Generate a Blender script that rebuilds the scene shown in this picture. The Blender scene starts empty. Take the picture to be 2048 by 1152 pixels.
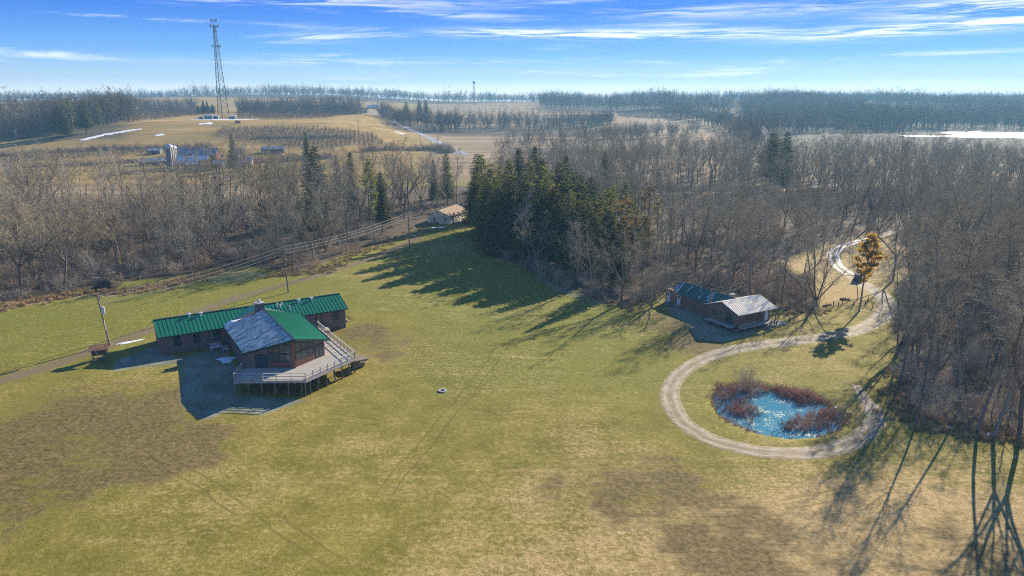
import bpy, math, random
import numpy as np
from mathutils import Vector, Matrix
R = math.radians
scene = bpy.context.scene
COL = scene.collection
# ------------------------------------------------------------------ camera, sky, sun, exposure
F, HZ, CH = 1420.0, 198.0, 40.0
PITCH = math.atan((576 - HZ) / F)
cam = bpy.data.objects.new('camera', bpy.data.cameras.new('camera')); COL.objects.link(cam)
cam.location = (0, 0, CH); cam.rotation_euler = (math.pi / 2 - PITCH, 0, 0)
cam.data.sensor_width = 36; cam.data.lens = 36 * F / 2048
cam.data.clip_start = 0.5; cam.data.clip_end = 20000
scene.camera = cam
scene.render.resolution_x, scene.render.resolution_y = 1024, 576
SUN_AZ, SUN_EL = math.atan2(.59, .807), R(23)        # azimuth clockwise from +Y
sd = Vector((math.sin(SUN_AZ) * math.cos(SUN_EL), math.cos(SUN_AZ) * math.cos(SUN_EL), math.sin(SUN_EL)))
sun = bpy.data.objects.new('sun', bpy.data.lights.new('sun', 'SUN')); COL.objects.link(sun)
sun.data.energy = 5.0; sun.data.angle = R(0.5); sun.data.color = (1, .90, .74)
sun.rotation_euler = (-sd).to_track_quat('-Z', 'Y').to_euler()
scene.view_settings.view_transform = 'Standard'; scene.view_settings.look = 'None'
scene.view_settings.gamma = 1; scene.view_settings.use_curve_mapping = False
scene.view_settings.exposure = 1.1
scene.cycles.use_denoising = False; scene.cycles.use_adaptive_sampling = False; scene.cycles.filter_width = 1.1
scene.cycles.max_bounces = 6; scene.cycles.diffuse_bounces = 2; scene.cycles.glossy_bounces = 2
scene.cycles.transparent_max_bounces = 8; scene.cycles.volume_bounces = 0; scene.cycles.transmission_bounces = 2


class NT:
    """tiny node-tree writer"""
    def __init__(s, tree):
        s.t = tree
    def n(s, typ, ins=None, out=0, **props):
        nd = s.t.nodes.new(typ)
        for k, v in props.items(): setattr(nd, k, v)
        for k, v in (ins or {}).items():
            sk = nd.inputs[k]
            if isinstance(v, bpy.types.NodeSocket): s.t.links.new(v, sk)
            else: sk.default_value = v
        return nd.outputs[out]
    def math(s, op, a, b=0.0, c=0.0, clamp=False):
        return s.n('ShaderNodeMath', {0: a, 1: b, 2: c}, operation=op, use_clamp=clamp)
    def mix(s, f, a, b, mode='MIX'):
        return s.n('ShaderNodeMix', {0: f, 6: c4(a), 7: c4(b)}, out=2, data_type='RGBA', blend_type=mode)
    def noise(s, vec, scale, detail=3.0, rough=.55, out=0, dist=0.0):
        return s.n('ShaderNodeTexNoise', {'Vector': vec, 'Scale': scale, 'Detail': detail, 'Roughness': rough, 'Distortion': dist}, out=out)
    def step(s, x, lo, hi):
        return s.n('ShaderNodeMapRange', {0: x, 1: lo, 2: hi, 3: 0.0, 4: 1.0}, interpolation_type='SMOOTHSTEP')


def c4(c):
    if isinstance(c, bpy.types.NodeSocket): return c
    return tuple(c) + (1.0,) if len(c) == 3 else c


world = bpy.data.worlds.new('World'); scene.world = world; world.use_nodes = True
w = NT(world.node_tree); w.t.nodes.clear()
sky = w.n('ShaderNodeTexSky', sky_type='NISHITA', sun_disc=False, sun_elevation=SUN_EL, sun_rotation=SUN_AZ,
          altitude=250, air_density=1.0, dust_density=0.0, ozone_density=6.0)
sky = w.n('ShaderNodeHueSaturation', {'Saturation': 1.15, 'Value': 1.0, 'Color': sky})
sky = w.mix(1.0, sky, (.62, .86, 1.22), 'MULTIPLY')
d = w.n('ShaderNodeTexCoord', out=0)
sx = w.n('ShaderNodeSeparateXYZ', {0: d})
dn = sx.node
az = w.math('ARCTAN2', dn.outputs[0], dn.outputs[1])
el = w.math('ARCSINE', dn.outputs[2])
eld = w.math('MULTIPLY', el, 180 / math.pi); azd = w.math('MULTIPLY', az, 180 / math.pi)
clear_sky = w.mix(w.step(eld, .4, 3.6), (6.0, 6.5, 6.8), (1.45, 3.4, 6.6))
clear_sky = w.mix(w.step(eld, 1.8, 7.0), clear_sky, (.13, 1.0, 5.3))
clear_sky = w.mix(w.step(eld, 8.0, 60.0), clear_sky, (.36, 1.08, 2.5))
sky = w.mix(.82, sky, clear_sky)
v1 = w.n('ShaderNodeCombineXYZ', {0: w.math('MULTIPLY', azd, .055), 1: w.math('MULTIPLY', w.math('SUBTRACT', eld, w.math('MULTIPLY', azd, .012)), .9), 2: 3.7})
n1 = w.noise(v1, 1.0, 8.0, .62, dist=.5)
v2 = w.n('ShaderNodeCombineXYZ', {0: w.math('MULTIPLY', azd, .035), 1: w.math('MULTIPLY', eld, .42), 2: 9.1})
n2 = w.noise(v2, 1.0, 2.0)
v3 = w.n('ShaderNodeCombineXYZ', {0: w.math('MULTIPLY', azd, .16), 1: w.math('MULTIPLY', eld, 3.2), 2: 1.3})
n3 = w.noise(v3, 1.0, 6.0, .65, dist=.8)
def band(e0, wd, a0, a1, soft, slope=0.0, amid=0.0):
    e = w.math('SUBTRACT', w.math('SUBTRACT', eld, w.math('MULTIPLY', w.math('SUBTRACT', azd, amid), slope)), e0)
    g = w.math('EXPONENT', w.math('MULTIPLY', w.math('MULTIPLY', e, e), -1.0 / (wd * wd)))
    return w.math('MULTIPLY', g, w.math('MULTIPLY', w.step(azd, a0 - soft, a0 + soft), w.math('SUBTRACT', 1.0, w.step(azd, a1 - soft, a1 + soft))))
cl = w.math('MULTIPLY', w.step(n1, .52, .74), w.step(n2, .42, .62))
for b, amp in ((band(4.75, .33, -4, 21, 5, -.012, 5), 1.0), (band(4.35, .42, 20, 60, 6, .03, 22), 1.05), (band(5.6, .75, 27, 70, 5, .02, 30), .95),
               (band(2.75, .22, -22, 3, 8, .01, -8), .55), (band(6.9, .45, -40, -6, 12, -.01, -10), .75), (band(6.1, .25, -14, 2, 6, -.03, -6), .5), (band(6.2, .5, 8, 26, 6, .0, 10), .45)):
    m = w.math('MULTIPLY', b, w.step(w.math('ADD', w.math('MULTIPLY', n3, .6), w.math('MULTIPLY', n1, .4)), .42, .58))
    cl = w.math('MAXIMUM', cl, w.math('MULTIPLY', m, amp))
low = w.math('MULTIPLY', w.math('SUBTRACT', 1.0, w.step(w.math('ADD', eld, w.math('MULTIPLY', w.math('SUBTRACT', n1, .5), .8)), .55, 1.6)), .95)
cl = w.math('MAXIMUM', w.math('MULTIPLY', cl, .92), low)
skyc = w.mix(cl, sky, (9.6, 9.6, 9.6))
bg = w.n('ShaderNodeBackground', {'Color': skyc, 'Strength': .075})
w.t.links.new(bg, w.t.nodes.new('ShaderNodeOutputWorld').inputs['Surface'])

# ------------------------------------------------------------------ helpers
def sstep(x):
    x = np.clip(x, 0, 1); return x * x * (3 - 2 * x)


def ray(px, py):
    a = (px - 1024) / F; b = -(py - 576) / F
    return np.array([a, math.cos(PITCH) + b * math.sin(PITCH), -math.sin(PITCH) + b * math.cos(PITCH)])


def inpoly(x, y, poly):
    x = np.asarray(x, float); y = np.asarray(y, float); c = np.zeros(x.shape, bool)
    n = len(poly)
    for i in range(n):
        x0, y0 = poly[i][:2]; x1, y1 = poly[(i + 1) % n][:2]
        if y0 == y1: continue
        k = ((y0 > y) != (y1 > y)) & (x < (x1 - x0) * (y - y0) / (y1 - y0) + x0)
        c ^= k
    return c


def segdist(x, y, pts, closed=False):
    x = np.asarray(x, float); y = np.asarray(y, float)
    if x.size > 5000:      # far points need no exact distance
        px = [p[0] for p in pts]; py = [p[1] for p in pts]
        k = (x > min(px) - 45) & (x < max(px) + 45) & (y > min(py) - 45) & (y < max(py) + 45)
        d = np.full(x.shape, 1e3)
        for i in range(0, k.sum(), 1 << 30): d[k] = _segdist(x[k], y[k], pts, closed)
        return d
    return _segdist(x, y, pts, closed)


def _segdist(x, y, pts, closed):
    d = np.full(np.shape(x), 1e9)
    n = len(pts)
    for i in range(n if closed else n - 1):
        ax, ay = pts[i][:2]; bx, by = pts[(i + 1) % n][:2]
        ux, uy = bx - ax, by - ay; L = ux * ux + uy * uy + 1e-9
        t = np.clip(((x - ax) * ux + (y - ay) * uy) / L, 0, 1)
        d = np.minimum(d, np.hypot(x - ax - t * ux, y - ay - t * uy))
    return d


def sdf(x, y, poly):
    d = segdist(x, y, poly, True); return np.where(inpoly(x, y, poly), -d, d)


POND = []


def Z(x, y, pond=True):
    x = np.asarray(x, float); y = np.asarray(y, float)
    s = (x + 58) * .035 + (108 - y) * .02
    z = -1.25 * sstep(s / 1.6)
    z = z + np.interp(y, [0, 360, 700, 1300, 2000, 2600, 7000], [0, 0, 7, 19, 27, 27, 24])
    q = x / np.maximum(y, 50)
    z = z + 15.5 * sstep((y - 425) / 215) * sstep((-.07 - q) / .2) * (1 - .55 * sstep((y - 720) / 420))
    z = z - 4.0 * sstep((y - 360) / 200) * sstep((q - .25) / .3) * (1 - sstep((y - 900) / 500))
    z = z + 1.4 * np.sin(x / 170 + 1) * np.sin(y / 210) * sstep((y - 380) / 250)
    for hx_, hy_, ha, hw_ in ((330, 1600, 11, 300), (560, 1700, 6, 200), (-560, 1900, 17, 260), (-820, 1500, 6, 200), (900, 1500, 7, 260)):
        z = z + ha * np.exp(-((x - hx_) ** 2 + ((y - hy_) * .8) ** 2) / (2 * hw_ ** 2))
    z = z + .10 * np.sin(x / 9.1 + y / 13) + .08 * np.sin(x / 5.3 - y / 7.7)
    z = z + 1.3 * sstep((y - 235) / 60) * sstep(1 - np.abs(x + 20) / 160)
    if POND and pond:
        z = z - .75 * sstep(.5 - sdf(x, y, POND) / 2.4)
    return z


def G(px, py, dz=0.0):
    r = ray(px, py); t = 20.0; last = t
    while t < 9000:
        if CH + r[2] * t - dz < float(Z(r[0] * t, r[1] * t)): break
        last = t; t *= 1.01
    lo, hi = last, t
    for _ in range(30):
        m = (lo + hi) / 2
        if CH + r[2] * m - dz < float(Z(r[0] * m, r[1] * m)): hi = m
        else: lo = m
    return (r[0] * hi, r[1] * hi, float(Z(r[0] * hi, r[1] * hi)))


def gp(*pts): return [G(*p) for p in pts]


def hgt(px, py, y):
    """height of the point seen at a pixel whose distance along Y is known"""
    r = ray(px, py); return CH + r[2] * y / r[1]


POND = gp((1425, 792), (1442, 772), (1490, 764), (1560, 777), (1620, 784), (1652, 803), (1688, 832), (1680, 852), (1640, 869), (1580, 874), (1520, 864), (1470, 846), (1436, 825))
POND_Z = float(Z(36, 87, False)) - .45


class MB:
    def __init__(s):
        s.v = []; s.f = []; s.mi = []; s.cur = 0
    def add(s, vs, fs):
        o = len(s.v); s.v.extend([tuple(p) for p in vs]); s.f.extend([tuple(i + o for i in f) for f in fs]); s.mi.extend([s.cur] * len(fs)); return s
    def box(s, x0, y0, z0, x1, y1, z1):
        x0, x1 = min(x0, x1), max(x0, x1); y0, y1 = min(y0, y1), max(y0, y1); z0, z1 = min(z0, z1), max(z0, z1)
        return s.add([(x0, y0, z0), (x1, y0, z0), (x1, y1, z0), (x0, y1, z0), (x0, y0, z1), (x1, y0, z1), (x1, y1, z1), (x0, y1, z1)],
                     [(0, 3, 2, 1), (4, 5, 6, 7), (0, 1, 5, 4), (1, 2, 6, 5), (2, 3, 7, 6), (3, 0, 4, 7)])
    def beam(s, a, b, wx, h, up=(0, 0, 1)):
        a = Vector(a); b = Vector(b); d = (b - a).normalized(); sdv = d.cross(Vector(up))
        if sdv.length < 1e-5: sdv = d.cross(Vector((1, 0, 0)))
        sdv.normalize(); u = sdv.cross(d).normalized(); sdv *= wx / 2; u *= h / 2
        vs = [a - sdv - u, a + sdv - u, a + sdv + u, a - sdv + u, b - sdv - u, b + sdv - u, b + sdv + u, b - sdv + u]
        return s.add(vs, [(0, 1, 2, 3), (7, 6, 5, 4), (0, 4, 5, 1), (1, 5, 6, 2), (2, 6, 7, 3), (3, 7, 4, 0)])
    def tube(s, pts, rad, n=6, cap=False):
        pts = [Vector(p) for p in pts]; vs = []; fs = []
        ref = Vector((0.31, .95, .07))
        for i, p in enumerate(pts):
            d = (pts[min(i + 1, len(pts) - 1)] - pts[max(i - 1, 0)])
            d = d.normalized() if d.length > 1e-9 else Vector((0, 0, 1))
            a = d.cross(ref)
            if a.length < 1e-3: a = d.cross(Vector((1, 0, 0)))
            a.normalize(); b = d.cross(a); r = rad[i] if hasattr(rad, '__len__') else rad
            for k in range(n):
                t = 2 * math.pi * k / n; vs.append(p + (a * math.cos(t) + b * math.sin(t)) * r)
        for i in range(len(pts) - 1):
            for k in range(n):
                fs.append((i * n + k, i * n + (k + 1) % n, (i + 1) * n + (k + 1) % n, (i + 1) * n + k))
        if cap: fs.append(tuple(range(n - 1, -1, -1))); fs.append(tuple((len(pts) - 1) * n + k for k in range(n)))
        return s.add(vs, fs)
    def prism(s, poly, z0, z1):
        n = len(poly)
        zz0 = z0 if hasattr(z0, '__len__') else [z0] * n; zz1 = z1 if hasattr(z1, '__len__') else [z1] * n
        a = sum(poly[i][0] * poly[(i + 1) % n][1] - poly[(i + 1) % n][0] * poly[i][1] for i in range(n))
        if a < 0: poly = poly[::-1]; zz0 = zz0[::-1]; zz1 = zz1[::-1]
        vs = [(p[0], p[1], z) for p, z in zip(poly, zz0)] + [(p[0], p[1], z) for p, z in zip(poly, zz1)]
        fs = [tuple(range(n - 1, -1, -1)), tuple(range(n, 2 * n))] + [(i, (i + 1) % n, n + (i + 1) % n, n + i) for i in range(n)]
        return s.add(vs, fs)
    def slab(s, quad, th):
        """thick slab under a planar polygon of 3-D points"""
        q = [Vector(p) for p in quad]; nrm = (q[1] - q[0]).cross(q[2] - q[0]).normalized()
        if nrm.z < 0: q = q[::-1]; nrm = -nrm
        n = len(q); vs = q + [p - nrm * th for p in q]
        return s.add(vs, [tuple(range(n)), tuple(range(2 * n - 1, n - 1, -1))] + [(i, n + i, n + (i + 1) % n, (i + 1) % n) for i in range(n)])
    def mesh(s, name, mats, smooth=False):
        me = bpy.data.meshes.new(name); me.from_pydata(s.v, [], s.f)
        for m in (mats if isinstance(mats, (list, tuple)) else [mats]): me.materials.append(m)
        me.polygons.foreach_set('material_index', s.mi)
        if smooth: me.polygons.foreach_set('use_smooth', [True] * len(s.f))
        me.update(); return me
    def build(s, name, mats, parent=None, smooth=False, label=None):
        o = bpy.data.objects.new(name, s.mesh(name, mats, smooth)); COL.objects.link(o)
        if parent: o.parent = parent
        if label: o['label'] = label
        return o


def tag(o, label, cat=None, group=None, kind=None):
    o['label'] = label
    if cat: o['category'] = cat
    if group: o['group'] = group
    if kind: o['kind'] = kind
    return o


def thing(name, label, cat, loc=(0, 0, 0), rz=0.0, group=None):
    o = bpy.data.objects.new(name, None); COL.objects.link(o); o.empty_display_size = .3
    o.location = loc; o.rotation_euler = (0, 0, rz); return tag(o, label, cat, group)


def copy_tree(o, parent=None):
    c = o.copy(); COL.objects.link(c)
    if parent: c.parent = parent
    for ch in list(o.children): copy_tree(ch, c)
    return c


def mat(name):
    m = bpy.data.materials.new(name); m.use_nodes = True; m.node_tree.nodes.clear(); t = NT(m.node_tree)
    out = m.node_tree.nodes.new('ShaderNodeOutputMaterial'); return m, t, out


def finish(t, out, col, rough=.8, spec=.3, metal=0.0, bump=None, bstr=.3, bdist=.05):
    ins = {'Base Color': c4(col), 'Roughness': rough, 'Specular IOR Level': spec, 'Metallic': metal}
    if bump is not None: ins['Normal'] = t.n('ShaderNodeBump', {'Height': bump, 'Strength': bstr, 'Distance': bdist})
    b = t.n('ShaderNodeBsdfPrincipled', ins); t.t.links.new(b, out.inputs['Surface']); return b


def simple(name, c, rough=.8, var=.18, scale=3.0, metal=0.0, spec=.3, c2=None, stretch=(1, 1, 1), bump=0.0):
    m, t, out = mat(name); co = t.n('ShaderNodeTexCoord', out=3)
    co = t.n('ShaderNodeMapping', {'Vector': co, 'Scale': stretch})
    n = t.noise(co, scale, 5.0, .6)
    dark = tuple(k * (1 - var * 1.6) for k in c); lite = tuple(min(1, k * (1 + var)) for k in c) if c2 is None else c2
    finish(t, out, t.mix(t.step(n, .3, .7), dark, lite), rough, spec, metal, n if bump else None, bump)
    return m

# ------------------------------------------------------------------ ground: what grows or lies where
DRIVE = gp((1790, 462), (1730, 480), (1690, 490), (1668, 505), (1672, 528), (1697, 548), (1728, 570), (1760, 588), (1774, 608), (1765, 632), (1735, 652), (1685, 668), (1610, 679),
           (1530, 689), (1460, 701), (1405, 719), (1362, 746), (1342, 775), (1342, 805), (1362, 840), (1400, 868), (1455, 890), (1530, 904), (1610, 906), (1680, 894), (1728, 870), (1750, 842), (1743, 816), (1725, 792), (1712, 770))
DRIVE_W = [4.0, 4.2, 3.9, 4.4, 4.0, 4.3, 4.6, 4.9, 4.6, 4.9, 4.5, 4.8, 5.2, 5.2, 4.6, 3.9, 3.6, 3.4, 3.7, 3.5, 3.8, 4.2, 3.9, 3.8, 3.7, 3.6, 3.3, 2.8, 2.2, 1.4]
TRACK = gp((-160, 815), (0, 762), (100, 732), (200, 697), (300, 660), (400, 622), (480, 593), (560, 572), (640, 550), (720, 525), (790, 497), (835, 476))
SIDE = gp((1455, 700), (1420, 680), (1380, 655), (1310, 628), (1240, 605), (1180, 582), (1130, 558), (1090, 540))
BROWN = [gp((-80, 880), (60, 815), (150, 790), (240, 786), (330, 792), (400, 835), (470, 862), (420, 905), (300, 945), (150, 995), (0, 1045), (-90, 1060)),
         gp((1160, 985), (1230, 948), (1330, 940), (1400, 965), (1420, 1000), (1330, 1045), (1220, 1025)),
         gp((700, 665), (750, 655), (790, 680), (770, 705), (725, 700)), gp((1330, 1060), (1480, 1030), (1600, 1080), (1500, 1152), (1350, 1120)),
         gp((1820, 1080), (1930, 1060), (2020, 1090), (2040, 1140), (1900, 1150)), gp((1290, 632), (1340, 622), (1400, 668), (1450, 690), (1400, 712), (1340, 680))]
FROST = [gp((226, 742), (235, 720), (320, 690), (330, 712), (372, 716), (440, 690), (470, 730), (470, 790), (612, 800), (520, 830), (455, 822), (408, 840), (382, 822), (366, 808), (362, 726), (225, 742)),
         gp((1335, 604), (1420, 635), (1475, 660), (1530, 650), (1500, 668), (1447, 684), (1395, 676), (1380, 652), (1330, 618)),
         gp((1040, 545), (1120, 560), (1200, 592), (1250, 612), (1180, 612), (1090, 580)), gp((395, 560), (470, 530), (560, 548), (540, 556), (420, 572))]
LITTER = [gp((-900, 640), (-200, 640), (0, 606), (120, 588), (230, 566), (340, 555), (410, 540), (470, 527), (560, 545), (600, 548), (700, 506), (790, 478), (850, 455), (905, 436), (940, 452))[::1] + [(-5, 330), (-420, 300)],
          gp((935, 470), (965, 502), (1040, 532), (1100, 565), (1180, 596), (1250, 614), (1310, 596), (1345, 570), (1420, 590), (1480, 600), (1560, 622), (1640, 624), (1620, 560), (1545, 525), (1660, 482), (1760, 468), (1850, 520), (1795, 590), (1780, 640), (1800, 720), (1790, 800), (1840, 846), (1950, 862), (2060, 886)) + [(125, 75), (260, 220), (310, 420), (60, 440), (-5, 330)]]
DITCH = gp((-40, 628), (60, 606), (150, 590), (240, 588), (330, 572), (400, 556), (470, 536), (530, 528))
RPOLY = gp((2060, 886), (1950, 862), (1840, 846), (1795, 800), (1805, 740), (1785, 650), (1800, 600), (1850, 525)) + [(130, 215), (160, 80)]
ORCH = [gp((252, 249), (300, 240), (430, 228), (430, 214), (280, 218)), gp((475, 236), (480, 218), (640, 212), (735, 218), (735, 227), (650, 237), (560, 239)),
        gp((440, 258), (520, 254), (700, 262), (745, 268), (770, 287), (640, 300), (590, 296), (430, 274)), gp((0, 314), (130, 304), (260, 294), (420, 292), (420, 305), (280, 308), (0, 326)),
        gp((1228, 226), (1300, 219), (1465, 227), (1465, 240), (1300, 238), (1240, 234))]


RUTS = [(G(*a)[:2], G(*b)[:2]) for a, b in (((315, 905), (500, 1030)), ((520, 1020), (690, 1140)), ((735, 972), (805, 990)), ((640, 830), (790, 850)), ((1000, 700), (760, 1000)), ((1560, 1010), (1800, 960)))]


def masks(x, y):
    M = np.zeros((len(x), 12)); LUSH, BRN, LIT, STRAW, DIRT, FRST, TAN, GOLD, EDGE, FARM = range(10)
    q = x / np.maximum(y, 40)
    M[:, STRAW] = np.clip(.22 + .66 * sstep((84 - y) / 26) * sstep((x + 22) / 48), 0, 1)
    M[:, LUSH] = np.clip(.75 * sstep((y - 112) / 30) * sstep((45 - x) / 40) + .75 * sstep((-38 - x) / 25) * sstep((y - 95) / 15) + .55 * np.exp(-((x - 34) ** 2 + (y - 95) ** 2) / 160) + .85 * sstep((y - 84) / 22) * sstep((x + 22) / 14) * sstep((34 - x) / 16), 0, 1)
    for p in BROWN: M[:, BRN] = np.maximum(M[:, BRN], sstep(.6 - sdf(x, y, p) / 13.0))
    for i, p in enumerate(FROST): M[:, FRST] = np.maximum(M[:, FRST], (1, 1, .75, .6)[i] * sstep((.75, .75, .3, .4)[i] - sdf(x, y, p) / (1.3, 1.3, 4, 4)[i]))
    for p in LITTER: M[:, LIT] = np.maximum(M[:, LIT], sstep(.5 - sdf(x, y, p) / 3.0))
    M[:, DIRT] = .82 * sstep((2.5 - segdist(x, y, TRACK)) / 1.3)
    M[:, DIRT] = np.maximum(M[:, DIRT], .55 * sstep((2.0 - segdist(x, y, SIDE)) / 1.5))
    M[:, DIRT] = np.maximum(M[:, DIRT], .45 * sstep((3.0 - segdist(x, y, DRIVE)) / 1.4))
    M[:, EDGE] = .9 * sstep((3.4 - segdist(x, y, DITCH)) / 2.4)
    clear = sdf(x, y, gp((1545, 525), (1660, 482), (1760, 468), (1850, 520), (1795, 590), (1640, 620), (1620, 560)))
    M[:, STRAW] = np.maximum(M[:, STRAW], .75 * sstep(.5 - clear / 8))
    far = sstep((y - 325) / 40)
    M[:, GOLD] = far * sstep((-.10 - q) / .06)
    M[:, TAN] = far * (1 - M[:, GOLD])
    M[:, TAN] = np.maximum(M[:, TAN], sstep((y - 285) / 20) * sstep((-.2 - q) / .1) * (1 - sstep((y - 400) / 20)))
    M[:, FARM] = np.exp(-((x + 190) / 60) ** 2 - ((y - 425) / 25) ** 2) + .7 * np.exp(-((x - 118) / 22) ** 2 - ((y - 345) / 14) ** 2)
    for p in ORCH: M[:, BRN] = np.maximum(M[:, BRN], .8 * sstep(.5 - sdf(x, y, p) / 12.0))
    def zone(p0, y0, p1, y1):
        a, b = [(r_[0] / r_[1]) for r_ in (ray(p0, 198), ray(p1, 198))]; return sstep((q - a) / .02) * sstep((b - q) / .02) * sstep((y - y0) / 25) * sstep((y1 - y) / 60)
    for zz_ in ((1462, 555, 2200, 1050), (1070, 1130, 2200, 1700), (-200, 1580, 2200, 2700), (-200, 520, 258, 800), (474, 850, 725, 990), (760, 640, 1235, 830), (1000, 470, 1420, 560)): M[:, 10] = np.maximum(M[:, 10], zone(*zz_))
    M[:, LIT] *= 1 - sstep((y - 300) / 60) * sstep((q + .02) / .05) * 0
    return M


def put_masks(me, x, y):
    M = masks(x, y)
    for i in range(3):
        a = me.attributes.new('m%d' % i, 'FLOAT_COLOR', 'POINT'); a.data.foreach_set('color', M[:, 4 * i:4 * i + 4].astype(np.float32).ravel())


def ground_colour(t):
    """colour and height of turf, litter, fields (from the masks and world-space noise)"""
    def att(i):
        c = t.n('ShaderNodeAttribute', attribute_name='m%d' % i); s = t.n('ShaderNodeSeparateColor', {0: c}).node
        return s.outputs[0], s.outputs[1], s.outputs[2], c.node.outputs['Alpha']
    lush, brn, lit, straw = att(0); dirt, frost, tan, gold = att(1); edge, farm, woodf = att(2)[:3]
    P = t.n('ShaderNodeNewGeometry', out=0)
    nb = t.noise(P, .035, 4, .6); nm = t.noise(P, .22, 5, .65); nf = t.noise(P, 1.9, 5, .7); ns = t.noise(P, 7.0, 4, .75); nx = t.noise(P, .9, 3, .6)
    # mowing / drainage streaks run along the slope
    ms = t.noise(t.n('ShaderNodeMapping', {'Vector': P, 'Rotation': (0, 0, R(-32)), 'Scale': (.07, 1.2, 1)}), 1.0, 5, .65)
    grass = t.mix(t.step(t.math('ADD', t.math('MULTIPLY', nm, .35), t.math('ADD', t.math('MULTIPLY', nf, .35), t.math('MULTIPLY', ns, .3))), .32, .68), (.120, .112, .014), (.335, .27, .060))
    lushc = t.mix(t.step(t.math('ADD', t.math('MULTIPLY', nf, .5), t.math('MULTIPLY', ns, .5)), .34, .66), (.074, .105, .009), (.235, .238, .032))
    strawc = t.mix(t.step(t.math('ADD', t.math('MULTIPLY', nf, .5), t.math('MULTIPLY', ns, .5)), .34, .66), (.23, .155, .05), (.60, .43, .20))
    g = t.mix(t.math('MULTIPLY', lush, t.step(t.math('ADD', nm, t.math('MULTIPLY', nb, .6)), .45, 1.0)), grass, lushc)
    sw = t.step(t.math('ADD', straw, t.math('ADD', t.math('MULTIPLY', t.math('SUBTRACT', nb, .5), 1.3), t.math('ADD', t.math('MULTIPLY', t.math('SUBTRACT', nf, .5), 1.1), t.math('ADD', t.math('MULTIPLY', t.math('SUBTRACT', ms, .5), .8), t.math('MULTIPLY', t.math('SUBTRACT', nm, .5), .7))))), .15, .85)
    g = t.mix(sw, g, strawc)
    nl = t.noise(P, .11, 4, .65)
    bv = t.math('ADD', t.math('MULTIPLY', brn, 1.15), t.math('ADD', t.math('MULTIPLY', t.math('SUBTRACT', nl, .5), 2.6), t.math('ADD', t.math('MULTIPLY', t.math('SUBTRACT', nm, .5), 1.7), t.math('ADD', t.math('MULTIPLY', t.math('SUBTRACT', ms, .5), 1.4), t.math('MULTIPLY', t.math('SUBTRACT', nf, .5), .8)))))
    bw = t.math('MULTIPLY', t.math('MULTIPLY', t.step(bv, .22, .95), t.step(brn, .02, .25)), .85)
    g = t.mix(bw, g, t.mix(t.step(nf, .3, .7), (.078, .060, .020), (.225, .165, .068)))
    px_, py_ = t.n('ShaderNodeSeparateXYZ', {0: P}).node.outputs[:2]
    for (x0, y0), (x1, y1) in RUTS:          # old tyre ruts pressed into the turf
        L = math.hypot(x1 - x0, y1 - y0); ux, uy = (x1 - x0) / L, (y1 - y0) / L
        dxn, dyn = t.math('SUBTRACT', px_, x0), t.math('SUBTRACT', py_, y0)
        al = t.math('ADD', t.math('MULTIPLY', dxn, ux), t.math('MULTIPLY', dyn, uy)); ac_ = t.math('ADD', t.math('ADD', t.math('MULTIPLY', dxn, -uy), t.math('MULTIPLY', dyn, ux)), t.math('MULTIPLY', t.math('SUBTRACT', nl, .5), 2.2))
        k = t.math('MULTIPLY', t.math('SUBTRACT', 1.0, t.step(t.math('ABSOLUTE', t.math('SUBTRACT', t.math('ABSOLUTE', ac_), .85)), .05, .22)), t.math('MULTIPLY', t.step(al, 0.0, 2.0), t.math('SUBTRACT', 1.0, t.step(al, L - 3.0, L))))
        g = t.mix(t.math('MULTIPLY', t.math('MULTIPLY', k, t.step(nf, .3, .6)), .5), g, (.075, .065, .02))
    fx = t.step(t.math('MULTIPLY', frost, t.math('ADD', .62, t.math('MULTIPLY', nf, .55))), .25, .95)
    g = t.mix(t.math('MULTIPLY', fx, .9), g, t.mix(t.step(t.math('ADD', t.math('MULTIPLY', ns, .5), t.math('MULTIPLY', nm, .5)), .32, .68), (.10, .115, .07), (.32, .34, .27)))
    ex = t.step(t.math('MULTIPLY', edge, t.math('ADD', .3, nf)), .25, .75)
    vo = t.noise(P, 1.3, 4, .75)
    g = t.mix(ex, g, t.mix(t.step(vo, .35, .62), (.055, .045, .025), (.48, .34, .15)))
    dw = t.step(t.math('MULTIPLY', dirt, t.math('ADD', .35, t.math('ADD', t.math('MULTIPLY', nf, .7), t.math('MULTIPLY', nm, .5)))), .22, .95)
    g = t.mix(dw, g, t.mix(nf, (.13, .10, .052), (.27, .20, .115)))
    litc = t.mix(t.step(t.math('ADD', t.math('MULTIPLY', nf, .5), t.math('MULTIPLY', nm, .5)), .3, .7), (.065, .05, .032), (.19, .14, .085))
    g = t.mix(t.math('MULTIPLY', lit, t.step(t.math('ADD', lit, nx), .5, 1.2)), g, litc)
    rows = t.noise(t.n('ShaderNodeMapping', {'Vector': P, 'Rotation': (0, 0, R(4)), 'Scale': (.004, .055, 1)}), 1.0, 4, .6)
    tanc = t.mix(t.step(rows, .3, .7), (.24, .165, .085), (.40, .29, .165))
    goldc = t.mix(t.step(t.math('ADD', t.math('MULTIPLY', rows, .6), t.math('MULTIPLY', t.noise(P, .02, 5, .6), .4)), .33, .67), (.25, .175, .045), (.47, .305, .10))
    nbn = t.mix(t.math('MULTIPLY', brn, .75), goldc, (.15, .10, .055))
    g = t.mix(tan, g, tanc); g = t.mix(gold, g, nbn)
    g = t.mix(t.math('MULTIPLY', farm, .8, clamp=True), g, (.11, .12, .03))
    g = t.mix(t.math('MULTIPLY', woodf, .9), g, (.095, .078, .052))
    h = t.math('ADD', t.math('MULTIPLY', nf, .5), t.math('MULTIPLY', ns, .5))
    return g, h, nf, ns, nx, P


gm, t, out = mat('turf')
g, h, nf, ns, nx, P = ground_colour(t)
finish(t, out, g, .95, .12, bump=h, bstr=.7, bdist=.18)


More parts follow.
